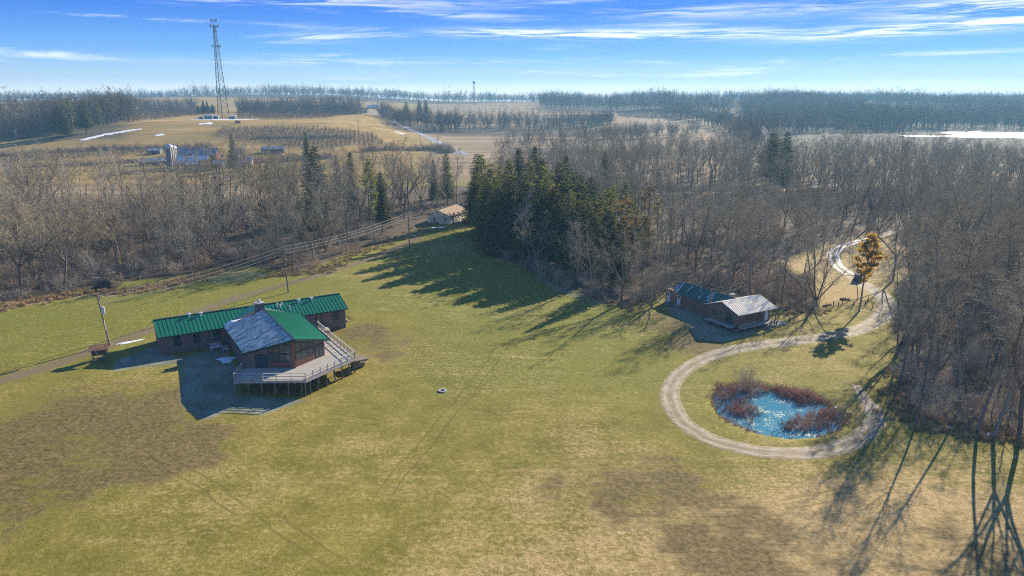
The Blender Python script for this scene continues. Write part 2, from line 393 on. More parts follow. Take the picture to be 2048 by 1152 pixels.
def axis(lo, hi, step, e0, e1, gr):
    a = list(np.arange(lo, hi, step)); s = step; v = hi
    while v < e1: a.append(v); s *= gr; v += s
    a.append(e1); s = step; v = lo
    b = []
    while v > e0: s *= gr; v -= s; b.append(max(v, e0))
    return np.array(b[::-1] + a)


gx = axis(-125, 110, .75, -6000, 6000, 1.055); gy = axis(42, 205, .75, -400, 3700, 1.025)
XX, YY = np.meshgrid(gx, gy); xs, ys = XX.ravel(), YY.ravel(); nx_, ny_ = len(gx), len(gy)
me = bpy.data.meshes.new('ground')
co = np.stack([xs, ys, Z(xs, ys)], 1).astype(np.float32)
idx = (np.arange(ny_ - 1)[:, None] * nx_ + np.arange(nx_ - 1)[None, :]).ravel()
quads = np.stack([idx, idx + 1, idx + 1 + nx_, idx + nx_], 1).astype(np.int32)
me.vertices.add(len(co)); me.vertices.foreach_set('co', co.ravel())
me.loops.add(quads.size); me.loops.foreach_set('vertex_index', quads.ravel())
me.polygons.add(len(quads)); me.polygons.foreach_set('loop_start', np.arange(0, quads.size, 4, dtype=np.int32))
me.polygons.foreach_set('use_smooth', np.ones(len(quads), bool))
me.update(calc_edges=True); me.materials.append(gm); put_masks(me, xs, ys)
ground = bpy.data.objects.new('ground', me); COL.objects.link(ground)
tag(ground, 'open rough lawn of green and straw coloured grass rolling back to fields', kind='structure')


def smooth_line(pts, n=6):
    pts = [np.array(p[:2]) for p in pts]; o = []
    for i in range(len(pts) - 1):
        p0, p1, p2, p3 = pts[max(i - 1, 0)], pts[i], pts[i + 1], pts[min(i + 2, len(pts) - 1)]
        for k in range(n):
            u = k / n; o.append(.5 * (2 * p1 + (p2 - p0) * u + (2 * p0 - 5 * p1 + 4 * p2 - p3) * u * u + (3 * p1 - p0 - 3 * p2 + p3) * u ** 3))
    o.append(pts[-1]); return o


def strip(name, pts, width, m, dz, label, n=6, cols=9, follow=True):
    c = smooth_line(pts, n); N = len(c); vs = []; uv = []; Ls = 0
    for i, p in enumerate(c):
        dv = c[min(i + 1, N - 1)] - c[max(i - 1, 0)]; dv = dv / (np.linalg.norm(dv) + 1e-9); nv = np.array([-dv[1], dv[0]])
        wd = np.interp(i / (N - 1) * (len(width) - 1), range(len(width)), width) if hasattr(width, '__len__') else width
        if i: Ls += np.linalg.norm(p - c[i - 1])
        for k in range(cols):
            s = k / (cols - 1) * 2 - 1; q = p + nv * s * wd / 2; vs.append((q[0], q[1])); uv.append((s, Ls))
    vs = np.array(vs); z = Z(vs[:, 0], vs[:, 1]) + dz - .11 * np.clip((np.abs(np.array([u for u, v in uv])) - .74) / .26, 0, 1) * (cols > 3)
    mb = MB(); mb.add([(a, b, zz) for (a, b), zz in zip(vs, z)], [(i * cols + k, i * cols + k + 1, (i + 1) * cols + k + 1, (i + 1) * cols + k) for i in range(N - 1) for k in range(cols - 1)])
    me = mb.mesh(name, m, True); put_masks(me, vs[:, 0], vs[:, 1])
    a = me.attributes.new('across', 'FLOAT_VECTOR', 'POINT'); a.data.foreach_set('vector', np.array([(u, v, 0) for u, v in uv], np.float32).ravel())
    o = bpy.data.objects.new(name, me); COL.objects.link(o); return tag(o, label, kind='structure')


rm, t, out = mat('gravel_track')
g, h, nf, ns, nx, P = ground_colour(t)
ac = t.n('ShaderNodeAttribute', out=1, attribute_name='across'); s_ = t.n('ShaderNodeSeparateXYZ', {0: ac}).node
au = t.math('ABSOLUTE', s_.outputs[0])
lng = t.noise(t.n('ShaderNodeMapping', {'Vector': ac, 'Scale': (2.6, .22, 1)}), 1.6, 5, .65)
grv = t.mix(t.step(t.math('ADD', t.math('MULTIPLY', lng, .65), t.math('MULTIPLY', nf, .35)), .32, .68), (.155, .112, .062), (.38, .295, .19))
rut = t.math('EXPONENT', t.math('MULTIPLY', t.math('POWER', t.math('SUBTRACT', au, .45), 2.0), -22.0))
grv = t.mix(t.math('MULTIPLY', t.math('MULTIPLY', rut, t.step(lng, .3, .6)), .55), grv, (.50, .42, .32))
mid = t.math('MULTIPLY', t.math('SUBTRACT', 1.0, t.step(au, .04, .26)), t.step(t.math('ADD', nx, t.math('MULTIPLY', t.math('SUBTRACT', nf, .5), .6)), .38, .58))
grv = t.mix(t.math('MULTIPLY', mid, .8), grv, t.mix(.35, g, (.12, .09, .05)))
# ice mask: sun glare painted white into the gravel on the far stretch (first 75 m)
ice = t.math('MULTIPLY', t.math('MULTIPLY', t.step(s_.outputs[1], 12.0, 22.0), t.math('SUBTRACT', 1.0, t.step(s_.outputs[1], 62.0, 80.0))), t.step(t.math('ADD', t.math('MULTIPLY', lng, .7), t.math('MULTIPLY', rut, .35)), .38, .62))
grv = t.mix(t.math('MULTIPLY', ice, .6), grv, (.78, .78, .76))
edge = t.step(t.math('ADD', t.math('SUBTRACT', 1.0, au), t.math('MULTIPLY', t.math('SUBTRACT', t.math('ADD', nf, nx), 1.0), 1.6)), .12, .55)
finish(t, out, t.mix(edge, g, grv), t.mix(ice, (.85, .85, .85), (.35, .35, .35)), .3, bump=h, bstr=.5, bdist=.06)
strip('driveway', DRIVE, DRIVE_W, rm, .03, 'pale gravel drive that comes out of the wood and loops round the pond')

am, t, out = mat('worn_asphalt')
P = t.n('ShaderNodeNewGeometry', out=0)
finish(t, out, t.mix(t.noise(P, .12, 5), (.20, .20, .205), (.34, .34, .345)), .85)
strip('road', gp((930, 310), (890, 291), (850, 272), (812, 255), (780, 240), (757, 229), (742, 222)), 7.5, am, .05, 'grey country road climbing straight up the hill past the orchards', 5, 3)
sm_, t, out = mat('sandy_lane')
P = t.n('ShaderNodeNewGeometry', out=0)
finish(t, out, t.mix(t.noise(P, .3, 5), (.40, .29, .17), (.56, .42, .27)), .9)
strip('lane', gp((1240, 391), (1350, 387), (1450, 386), (1540, 382), (1600, 377), (1680, 368)), 5.0, sm_, .05, 'sandy lane running straight through the bare wood', 5, 3)

# pond
pm, t, out = mat('pond_water')
P = t.n('ShaderNodeNewGeometry', out=0)
n1_ = t.noise(P, 1.1, 5, .7, dist=.6); n2_ = t.noise(P, 4.5, 4, .7); n3_ = t.noise(P, .35, 2)
alg = t.step(t.math('ADD', t.math('MULTIPLY', n2_, .62), t.math('MULTIPLY', n3_, .42)), .545, .70)
colw = t.mix(n1_, (.035, .15, .20), (.10, .30, .34))
colw = t.mix(t.math('MULTIPLY', alg, .9), colw, t.mix(n1_, (.22, .28, .07), (.44, .47, .25)))
finish(t, out, colw, t.mix(alg, (.12, .12, .12), (.7, .7, .7)), .5, bump=n2_, bstr=.08, bdist=.02)
mb = MB(); cx = sum(p[0] for p in POND) / len(POND); cy = sum(p[1] for p in POND) / len(POND)
ring = smooth_line(POND + [POND[0]], 5)[:-1]
mb.add([(cx, cy, POND_Z)] + [(cx + (p[0] - cx) * 1.06, cy + (p[1] - cy) * 1.06, POND_Z) for p in ring], [(0, i + 1, (i + 1) % len(ring) + 1) for i in range(len(ring))])
tag(mb.build('pond', pm), 'small blue pond scummed with pale green algae inside the gravel loop', kind='structure')

# ------------------------------------------------------------------ building materials
def roof_mat(name, c, frost=0.0, rough=.35, spec=.5):
    m, t, out = mat(name); co = t.n('ShaderNodeTexCoord', out=3)
    n = t.noise(co, .8, 4, .6); k = t.mix(n, tuple(a * .82 for a in c), tuple(a * 1.12 for a in c)); r = rough
    if frost:
        nb = t.noise(t.n('ShaderNodeMapping', {'Vector': co, 'Rotation': (0, 0, R(20)), 'Scale': (.35, 1.0, 1)}), 1.5, 5, .68)
        f = t.step(nb, .46 - frost * .22, .66)
        k = t.mix(t.math('MULTIPLY', f, .85), k, (.88, .87, .78)); r = t.math('ADD', rough, t.math('MULTIPLY', f, .4))
    finish(t, out, k, r, spec, bump=t.noise(co, 3.0, 3), bstr=.04); return m


def siding(name, c, row=.2, c2=None, vertical=False):
    m, t, out = mat(name); co = t.n('ShaderNodeTexCoord', out=3); sp = t.n('ShaderNodeSeparateXYZ', {0: co}).node
    z = sp.outputs[2] if not vertical else t.math('ADD', sp.outputs[0], sp.outputs[1])
    fr = t.math('FRACT', t.math('DIVIDE', z, row)); ln = t.math('SUBTRACT', 1.0, t.step(fr, .03, .16))
    n = t.noise(co, 1.2, 5, .65); k = t.mix(n, tuple(a * .75 for a in c), c2 or tuple(a * 1.2 for a in c))
    k = t.mix(t.math('MULTIPLY', ln, .55), k, tuple(a * .35 for a in c))
    finish(t, out, k, .8, .25, bump=fr, bstr=.35, bdist=.03); return m


def brick(name, c):
    m, t, out = mat(name); co = t.n('ShaderNodeTexCoord', out=3)
    sp = t.n('ShaderNodeSeparateXYZ', {0: co}).node
    uv = t.n('ShaderNodeCombineXYZ', {0: t.math('ADD', sp.outputs[0], sp.outputs[1]), 1: sp.outputs[2], 2: 0.0})
    b = t.n('ShaderNodeTexBrick', {'Vector': uv, 'Color1': c4(tuple(a * .8 for a in c)), 'Color2': c4(tuple(a * 1.2 for a in c)), 'Mortar': (.26, .23, .21, 1), 'Scale': 1.0,
                                   'Mortar Size': .012, 'Brick Width': .30, 'Row Height': .10})
    finish(t, out, t.mix(t.math('MULTIPLY', t.noise(co, .7, 4), .35), b, (.12, .09, .08)), .85, .2); return m


def glass(name, c=(.02, .035, .04)):
    m, t, out = mat(name); co = t.n('ShaderNodeTexCoord', out=3)
    finish(t, out, t.mix(t.noise(co, .5, 2), c, tuple(a * 2.2 for a in c)), .06, .8); return m


GREEN = roof_mat('green_metal', (.008, .165, .082)); GREENF = roof_mat('frosted_green_metal', (.030, .14, .11), .85); GREENP = roof_mat('dull_green_metal', (.008, .115, .075))
TRIM = simple('dark_green_trim', (.008, .05, .04), .5); BRICK = brick('brown_brick', (.21, .115, .092)); SIDING = siding('red_brown_siding', (.26, .12, .075), .22)
GLASS = glass('window_glass'); GLASSL = glass('lit_glass', (.055, .06, .05)); DARKF = simple('dark_frame', (.035, .03, .028), .6); WHITE = simple('white_paint', (.72, .72, .70), .6, .06)
WOOD = siding('weathered_planks', (.44, .40, .335), .14, vertical=True); POSTW = simple('weathered_timber', (.24, .185, .13), .85, .25, 5.0); RAILW = simple('grey_timber', (.48, .44, .375), .85, .2, 5.0)
GALV = simple('galvanised_metal', (.62, .63, .64), .4, .1, metal=.3); CONC = simple('concrete', (.38, .36, .33), .9, .15); SNOWM = simple('snow', (.86, .88, .92), .6, .05, bump=.4)
BROWNW = siding('brown_board_wall', (.235, .145, .098), .25); TINW = roof_mat('pale_frosted_tin', (.95, .83, .62), 0, .8, .08); BLACK = simple('black_plastic', (.02, .02, .022), .5)
CREAM = siding('cream_board_wall', (.74, .67, .48), .4, vertical=True); SHINGLE = simple('brown_shingles', (.36, .25, .16), .9, .2, 2.0); RUST = simple('rusty_tin', (.22, .12, .065), .8, .3, 2.5)


def ribs(mb, e0, e1, r0, r1, step, wd=.06, h=.07):
    """standing seams on a roof plane given by its eave line e0-e1 and ridge line r0-r1"""
    e0, e1, r0, r1 = map(Vector, (e0, e1, r0, r1)); n = max(2, int((e1 - e0).length / step))
    nr = (e1 - e0).cross(r0 - e0).normalized(); nr = nr if nr.z > 0 else -nr
    for i in range(n + 1):
        k = i / n; a = e0.lerp(e1, k) + nr * h * .45; b = r0.lerp(r1, k) + nr * h * .45; mb.beam(a, b, wd, h, nr)


def window(parent, o, ux, w, h, name='window', fm=None, gm=None, bars=1, proud=.05, label=None, nrm=None, cross=0):
    """frame part with a pane sub-part; o = lower corner, ux = direction along the wall"""
    o = Vector(o); ux = Vector(ux).normalized(); nr = Vector(nrm) if nrm else Vector((ux.y, -ux.x, 0)); uz = Vector((0, 0, 1)); fm = fm or DARKF; gm = gm or GLASS
    f = MB(); t = .07
    def bar(a, b): f.beam(o + ux * a[0] + uz * a[1] + nr * proud / 2, o + ux * b[0] + uz * b[1] + nr * proud / 2, proud, t, ux if abs(a[0] - b[0]) < 1e-6 else uz)
    for zz in (t / 2, h - t / 2): bar((0, zz), (w, zz))
    for xx in [t / 2, w - t / 2] + [w * (i + 1) / (bars + 1) for i in range(bars)]: bar((xx, t), (xx, h - t))
    for i in range(cross): bar((t, h * (i + 1) / (cross + 1)), (w - t, h * (i + 1) / (cross + 1)))
    fo = f.build(name, fm, parent, label=label)
    g = MB(); q = [o + ux * t * .6 + uz * t * .6 + nr * .012, o + ux * (w - t * .6) + uz * t * .6 + nr * .012, o + ux * (w - t * .6) + uz * (h - t * .6) + nr * .012, o + ux * t * .6 + uz * (h - t * .6) + nr * .012]
    g.add(q + [p + nr * .012 for p in q], [(4, 5, 6, 7), (3, 2, 1, 0), (0, 1, 5, 4), (1, 2, 6, 5), (2, 3, 7, 6), (3, 0, 4, 7)]); g.build('pane', gm, fo); return fo


def railing(pts, h=1.05, step=1.9, name='railing', parent=None, m=None):
    r = MB(); ps = [Vector(p) for p in pts]
    for a, b in zip(ps, ps[1:]):
        n = max(1, round((b - a).length / step))
        for i in range(n + 1):
            q = a.lerp(b, i / n); r.beam(q - Vector((0, 0, .1)), q + Vector((0, 0, h)), .1, .1, (b - a).normalized())
        for zz, hh, ww in ((h + .02, .05, .16), (h * .55, .1, .05), (.18, .1, .05)): r.beam(a + Vector((0, 0, zz)), b + Vector((0, 0, zz)), ww, hh)
    return r.build(name, m or RAILW, parent)


# ------------------------------------------------------------------ the lodge
a0 = G(325, 710)
lodge = thing('lodge', 'long brown lodge with green metal roof, prow fronted hall and raised timber deck', 'lodge', (a0[0], a0[1], a0[2]), R(31.8))
L3 = lambda u, v, z: (u, -v, z)          # v runs towards the camera side
WL, WB, EV, RD = 30.5, -8.6, 3.0, 4.8
mb = MB(); mb.box(0, 0, -1.3, WL, 8.6, EV)
for x in (0, WL - .2):
    mb.add([(x, 0, EV), (x + .2, 0, EV), (x + .2, 8.6, EV), (x, 8.6, EV), (x, 4.3, RD - .12), (x + .2, 4.3, RD - .12)], [(0, 1, 5, 4), (4, 5, 2, 3), (0, 4, 3), (1, 2, 5)])
mb.build('wing_wall', BRICK, lodge)
mb = MB(); ez = EV + .1
mb.slab([L3(-.4, .5, ez), L3(WL + .5, .5, ez), L3(WL + .5, -4.3, RD), L3(-.4, -4.3, RD)], .14); mb.slab([L3(-.4, -9.1, ez), L3(WL + .5, -9.1, ez), L3(WL + .5, -4.3, RD), L3(-.4, -4.3, RD)], .14)
ribs(mb, L3(-.35, .5, ez), L3(WL + .45, .5, ez), L3(-.35, -4.3, RD), L3(WL + .45, -4.3, RD), .62, .045, .05); ribs(mb, L3(-.35, -9.1, ez), L3(WL + .45, -9.1, ez), L3(-.35, -4.3, RD), L3(WL + .45, -4.3, RD), .62)
wr = mb.build('wing_roof', GREEN, lodge)
mb = MB(); mb.box(-.42, 4.1, RD - .03, WL + .52, 4.5, RD + .06); mb.box(-.42, -.54, ez - .17, WL + .52, -.5, ez + .01); mb.build('ridge_cap', TRIM, wr)
for u, v in ((5.0, -3.9), (6.8, -3.7), (23.2, -3.5), (25.5, -3.5)):
    z = RD - (v + 4.3) * .354; mb = MB(); mb.tube([L3(u, v, z - .1), L3(u, v, z + .32)], .15, 10, True)
    mb.tube([L3(u, v, z + .32), L3(u, v, z + .40), L3(u, v, z + .55), L3(u, v, z + .6)], [.15, .34, .30, .05], 10, True); mb.build('roof_vent', GALV, wr)
for u, v, hh in ((19.3, -3.1, .5), (20.1, -3.1, .45), (19.7, -2.7, .35), (21.1, -1.6, .6)):
    z = RD - (v + 4.3) * .354; mb = MB(); mb.tube([L3(u, v, z - .1), L3(u, v, z + hh)], .07, 8, True); mb.tube([L3(u, v, z + hh), L3(u, v, z + hh + .05), L3(u, v, z + hh + .16)], [.07, .15, .12], 8, True); mb.build('vent_pipe', WHITE, wr)
for u in (1.87, 4.84, 7.89): window(lodge, L3(u, 0.0, 1.1), (1, 0, 0), 1.05, 1.7, bars=0, cross=1)
window(lodge, L3(28.15, 0, 1.1), (1, 0, 0), 1.05, 1.65, bars=0, cross=1)
d_ = MB(); d_.box(25.05, -.05, .72, 26.2, 0.0, 2.9); dd = d_.build('door', DARKF, lodge); g_ = MB(); g_.box(25.25, -.075, .95, 26.0, -.05, 2.75); g_.build('pane', GLASSL, dd)
window(lodge, (WL + 0.0, 2.0, 1.2), (0, 1, 0), 1.0, 1.4, bars=0, cross=1)
# hall: walls in plan Lw > A (prow) > Rw
Lw, Ap, Rw = (10.1, 16.4), (15.75, 20.0), (21.35, 17.0); HR, HE, HU = 5.75, 3.45, 15.9
hz_ = lambda u: HR - .02 - abs(u - HU) * (HR - HE) / 6.45
mb = MB()
plan = [(10.1, 0.02), Lw, Ap, Rw, (21.35, 0.02), (15.75, 0.02)]
mb.prism([(p[0], -p[1]) for p in plan], -1.9, [hz_(p[0]) - .2 for p in plan]); mb.build('hall_wall', BRICK, lodge)
mb = MB(); mb.slab([L3(HU, 20.75, HR), L3(9.45, 16.3, HE), L3(9.45, 1.2, HE), L3(HU, 2.4, HR)], .2)
ribs(mb, L3(9.47, 16.2, HE), L3(9.47, 1.4, HE), L3(HU - .05, 20.6, HR), L3(HU - .05, 2.4, HR), .42, .06, .035)
hr = mb.build('hall_roof', GREENF, lodge, label='hall roof slope crusted with white frost')
mb = MB(); mb.slab([L3(HU, 20.75, HR), L3(22.35, 16.7, HE), L3(22.35, .7, HE), L3(HU, 2.4, HR)], .2)
ribs(mb, L3(22.33, 16.6, HE), L3(22.33, .9, HE), L3(HU + .05, 20.6, HR), L3(HU + .05, 2.4, HR), .42, .05, .05)
mb.build('hall_roof', GREEN, lodge, label='clean green hall roof slope')
mb = MB()
for p, q in ((L3(HU, 20.8, HR - .02), L3(9.4, 16.33, HE - .02)), (L3(HU, 20.8, HR - .02), L3(22.4, 16.73, HE - .02)), (L3(9.4, 16.3, HE - .03), L3(9.4, 1.2, HE - .03)), (L3(22.4, 16.7, HE - .03), L3(22.4, .7, HE - .03))): mb.beam(p, q, .1, .3)
mb.beam(L3(HU, 20.7, HR + .05), L3(HU, 2.4, HR + .05), .35, .08); mb.build('fascia', TRIM, lodge)
mb = MB(); sz = 5.1                         # low saddle roof tying the hall to the wing ridge
mb.slab([L3(15.3, -4.2, sz), L3(15.6, 2.6, sz), L3(9.9, 2.6, 3.35), L3(9.9, .2, 3.3)], .12); mb.slab([L3(15.3, -4.2, sz), L3(15.6, 2.6, sz), L3(21.9, 2.2, 3.35), L3(21.9, .2, 3.3)], .12)
mb.build('saddle_roof', GREEN, lodge)
mb = MB(); mb.add([L3(9.6, 1.15, 3.52), L3(9.75, .3, 3.55), L3(11.6, .35, 3.95), L3(12.6, .9, 4.35), L3(11.2, 1.5, 4.12), L3(10.6, .8, 4.2), L3(10.4, .8, 3.5)], [(0, 1, 5), (1, 2, 5), (2, 3, 5), (3, 4, 5), (4, 0, 5)]); mb.build('roof_snow', SNOWM, lodge)
mb = MB(); mb.box(14.65, -2.1, 3.5, 16.05, -.9, 6.75); ch = mb.build('chimney', simple('chimney_stone', (.16, .14, .13), .9, .3, 4.0), lodge)
mb = MB(); mb.box(14.55, -2.2, 6.75, 16.15, -.8, 6.87); mb.build('cap', CONC, ch)
mb = MB(); mb.tube([(15.35, -1.5, 6.87), (15.35, -1.5, 7.25)], .2, 10, True); mb.tube([(15.35, -1.5, 7.25), (15.35, -1.5, 7.3), (15.35, -1.5, 7.42)], [.2, .3, .1], 10, True); mb.build('flue', GALV, ch)
FL = 1.2
def facet(P0, P1):
    p0 = Vector((P0[0], -P0[1], 0)); d = Vector((P1[0], -P1[1], 0)) - p0; return p0, d.normalized(), d.length
p0, ux, Ln = facet(Lw, Ap); nr = Vector((ux.y, -ux.x, 0)); at = lambda s, z: p0 + ux * s * Ln + Vector((0, 0, z))
d_ = MB(); d_.beam(at(.15, FL + 1.05) + nr * .03, at(.41, FL + 1.05) + nr * .03, .08, 2.1); do = d_.build('sliding_door', DARKF, lodge)
for s0, s1 in ((.165, .275), (.285, .395)):
    g_ = MB(); g_.beam(at(s0, FL + 1.05) + nr * .085, at(s1, FL + 1.05) + nr * .085, .03, 1.9); g_.build('pane', GLASS, do)
window(lodge, at(.44, FL + .95), ux, Ln * .50, 1.15, 'window', bars=3, gm=GLASSL)
def trap(parent, p0, ux, Ln, s0, s1, z0, nb, gm):
    nr = Vector((ux.y, -ux.x, 0)); f = MB(); g = MB(); top = lambda s: hz_((p0 + ux * s * Ln).x) - .55
    pt = lambda s, z, k: p0 + ux * s * Ln + Vector((0, 0, z)) + nr * k
    f.beam(pt(s0, z0, .03), pt(s1, z0, .03), .06, .08); f.beam(pt(s0, top(s0), .03), pt(s1, top(s1), .03), .06, .08)
    for i in range(nb + 2):
        s = s0 + (s1 - s0) * i / (nb + 1)
        if top(s) - z0 > .12: f.beam(pt(s, z0, .03), pt(s, top(s), .03), .06, .08, ux)
    fo = f.build('gable_window', DARKF, parent); q = [pt(s0, z0, .01), pt(s1, z0, .01), pt(s1, top(s1), .01), pt(s0, top(s0), .01)]
    g.add(q + [p + nr * .015 for p in q], [(4, 5, 6, 7), (3, 2, 1, 0), (0, 1, 5, 4), (1, 2, 6, 5), (2, 3, 7, 6), (3, 0, 4, 7)]); g.build('pane', gm, fo)
trap(lodge, p0, ux, Ln, .44, .94, FL + 2.25, 3, GLASSL)
mb = MB()
for i in range(4): mb.beam(at(.44, FL + .12 + i * .21) + nr * .03, at(.94, FL + .12 + i * .21) + nr * .03, .06, .17)
mb.build('siding_panel', SIDING, lodge)
p0, ux, Ln = facet(Ap, Rw); nr = Vector((ux.y, -ux.x, 0)); at = lambda s, z: p0 + ux * s * Ln + Vector((0, 0, z))
window(lodge, at(.06, FL + .95), ux, Ln * .58, 1.15, 'window', bars=2, gm=GLASSL); trap(lodge, p0, ux, Ln, .06, .64, FL + 2.25, 2, GLASSL)
window(lodge, at(.69, FL + .15), ux, Ln * .25, 1.95, 'window', bars=1, gm=GLASSL, label='tall window reaching down to the deck')
mb = MB()
for i in range(4): mb.beam(at(.06, FL + .12 + i * .21) + nr * .03, at(.64, FL + .12 + i * .21) + nr * .03, .06, .17)
mb.build('siding_panel', SIDING, lodge)
mb = MB(); mb.beam(L3(15.78, 20.08, FL), L3(15.78, 20.08, HR - .3), .34, .34, (1, 0, 0)); mb.build('corner_post', SIDING, lodge)
# deck
DO = [(8.8, 16.6), (7.0, 20.6), (15.8, 25.8), (24.9, 20.9), (24.7, .25)]
DI = [(21.37, .25), (21.37, 17.02), (15.75, 20.08), (10.06, 16.42)]
mb = MB(); mb.prism([(p[0], -p[1]) for p in DO + DI], FL - .06, FL); dk = mb.build('deck', WOOD, lodge)
mb = MB()
for p, q in zip(DO, DO[1:]): mb.beam(L3(*p, FL - .22), L3(*q, FL - .22), .09, .3)
for i in range(5): mb.beam(L3(8 + i * 1.7, 17.6 + i * 1.1, FL - .2), L3(8.1 + i * 1.75 - .8, 17.6 + i * 1.1 + 3.6, FL - .2), .06, .25)
mb.build('rim_joist', RAILW, dk)
def deck_post(u, v):
    q = Matrix.Rotation(R(31.8), 3, 'Z') @ Vector(L3(u, v, 0)); gz = float(Z(a0[0] + q.x, a0[1] + q.y)) - a0[2]
    mb = MB(); mb.beam(L3(u, v, gz - .1), L3(u, v, FL - .07), .16, .16, (1, 0, 0)); mb.build('deck_post', POSTW, dk)
for i in range(6): deck_post(7.15 + i * 1.62, 20.45 + i * .96)
for u, v in ((15.7, 25.6), (16.5, 25.2), (17.9, 24.4), (19.4, 23.6), (20.9, 22.8), (22.3, 22.0), (23.6, 21.3), (24.7, 20.7), (24.6, 17), (24.55, 13), (24.5, 9), (24.5, 5), (24.5, 1.2), (18.6, 22.4), (21.5, 20.5), (11.5, 20.2), (9.2, 19.0), (14.2, 22.0)): deck_post(u, v)
railing([L3(p[0], p[1], FL) for p in ((9.0, 16.7), (7.1, 20.6), (15.8, 25.7))], 1.05, 1.9, 'railing', dk); railing([L3(15.8, 25.7, FL), L3(24.8, 20.85, FL), L3(24.6, 3.2, FL)], 1.05, 1.55, 'railing', dk)
railing([L3(24.6, 3.2, FL), L3(25.0, 1.6, FL - .25), L3(24.4, .3, FL - .25)], 1.0, 1.5, 'railing', dk)
mb = MB(); mb.box(24.7, -3.2, .5, 26.6, -.02, .6); mb.build('landing', WOOD, lodge)
mb = MB(); mb.box(25.2, -19.9, .05, 27.2, -17.6, .35); mb.box(25.0, -19.2, -1.1, 26.9, -17.8, -.4); mb.build('deck_step', POSTW, dk)
mb = MB()
for i in range(5): mb.box(30.55 + i * .34, 3.0, -1.2, 30.89 + i * .34, 4.6, .62 - i * .26)
mb.build('side_steps', WOOD, lodge); railing([(30.6, 2.9, .55), (31.4, 2.9, .3), (32.3, 2.9, -.45)], .95, .9, 'step_railing', lodge, POSTW)


# ------------------------------------------------------------------ small things round the lodge
def lw(u, v):
    q = Matrix.Rotation(R(31.8), 3, 'Z') @ Vector((u, -v, 0)); x, y = a0[0] + q.x, a0[1] + q.y; return (x, y, float(Z(x, y)))


def slat_seat(loc, rz, label):
    t = thing('slatted_bench', label, 'bench', loc, rz, 'white slatted benches by the lodge wall'); s = MB(); b = MB(); l = MB()
    for i in range(7): s.box(-.8, -.25 + i * .09, .42, .8, -.19 + i * .09, .45)
    for i in range(9): b.beam((-.75 + i * .1875, .36, .3), (-.75 + i * .1875, .5, 1.05 + .12 * math.sin(math.pi * i / 8)), .07, .025, (0, 1, 0))
    b.beam((-.8, .4, .55), (.8, .4, .55), .03, .07)
    s.build('seat', WHITE, t); b.build('backrest', WHITE, t)
    for x in (-.75, .75):
        l = MB(); l.beam((x, -.25, -.05), (x, -.25, .6), .07, .07); l.beam((x, .4, -.05), (x, .4, .6), .07, .07); l.beam((x, -.3, .62), (x, .42, .62), .09, .03); l.build('armrest', WHITE, t)
    return t


slat_seat(lw(7.9, 1.5), R(31.8 + 12), 'white slatted bench nearer the gable end of the lodge wing')
slat_seat(lw(9.2, 2.6), R(31.8 + 80), 'white slatted bench in the corner against the hall wall')


def blob_patch(name, label, px, rx, ry, rz, m, seed, hgt_=.09, holes=0.0, cat='snow', kind='stuff'):
    """thin irregular lens of snow lying on the ground"""
    rr = random.Random(seed); c = G(*px); n = 26; vs = []; fs = []; ph = [rr.uniform(0, 6.28) for _ in range(4)]
    for j in range(5):
        k = j / 4
        for i in range(n):
            t = 2 * math.pi * i / n; w_ = 1 + .22 * math.sin(3 * t + ph[0]) + .14 * math.sin(5 * t + ph[1]) + .08 * math.sin(9 * t + ph[2])
            lx, ly = rx * k * w_ * math.cos(t), ry * k * w_ * math.sin(t); x = c[0] + lx * math.cos(rz) - ly * math.sin(rz); y = c[1] + lx * math.sin(rz) + ly * math.cos(rz)
            vs.append((x, y, float(Z(x, y)) + (hgt_ * (1 - k ** 2) * rr.uniform(.7, 1.2) if j < 4 else -.03)))
    for j in range(4): fs += [(j * n + i, j * n + (i + 1) % n, (j + 1) * n + (i + 1) % n, (j + 1) * n + i) for i in range(n)]
    mb = MB(); mb.add(vs, fs); o = mb.build(name, m, None, True); return tag(o, label, cat, None, kind)


blob_patch('snow_patch', 'long white snow strip on the grass between shelter and lodge end', (259, 684), 2.3, .5, R(40), SNOWM, 1)
blob_patch('snow_patch', 'shaded snow patch on the frosty grass beside the hall wall', (453, 719), 1.3, 1.5, R(20), SNOWM, 2, .12)
for k, (px, rx, ry, rz, lb) in enumerate((((318, 574), 1.6, .5, 30, 'thin snow streak at the edge of the lawn beyond the lodge'), ((822, 471), 1.7, 1.0, 10, 'small snow patch at the foot of the pole near the white cottage'),
        ((838, 467), .8, .5, 10, 'little snow scrap next to the pole snow patch'), ((870, 455), 2.6, .9, 15, 'bluish snow bank against the cottage gable'), ((884, 454), 1.6, .7, 15, 'bright snow scrap off the cottage corner'),
        ((1983, 868), 1.5, .55, -8, 'broken snow patch under the trees at the lawn edge'), ((1960, 862), .7, .25, -8, 'snow crumbs beside the broken snow patch'), ((1640, 861), 1.3, .4, 20, 'snow and ice rim on the near bank of the pond'), ((1665, 818), .7, .3, 10, 'white ice scrap among the reeds'),
        ((1463, 588), 1.2, .6, 20, 'white snow heap behind the cabin roof'), ((1898, 855), .9, .2, 0, 'sliver of snow in the brush at the lawn edge'))):
    blob_patch('snow_patch', lb, px, rx, ry, R(rz), SNOWM, 10 + k, .1)
for k, (px, rx, ry, rz, lb) in enumerate((((413, 247), 6, 7.0, 0, 'snow heap in front of the cell tower compound'), ((800, 266), 3.2, 9, 35, 'snow bank beside the country road'), ((874, 284), 3.5, 3, 20, 'snow scrap where the country road meets the wood'), ((446, 239), 30, 6, 0, 'snow sheet around the cell tower compound'),
        ((2010, 270), 72, 40, 0, 'wide bright snow covered field in front of the hazy wood'), ((1850, 272), 26, 9, 0, 'narrow snow strip at the end of the snow covered field'))):
    blob_patch('snow_patch', lb, px, rx, ry, R(rz), SNOWM, 40 + k, .35)

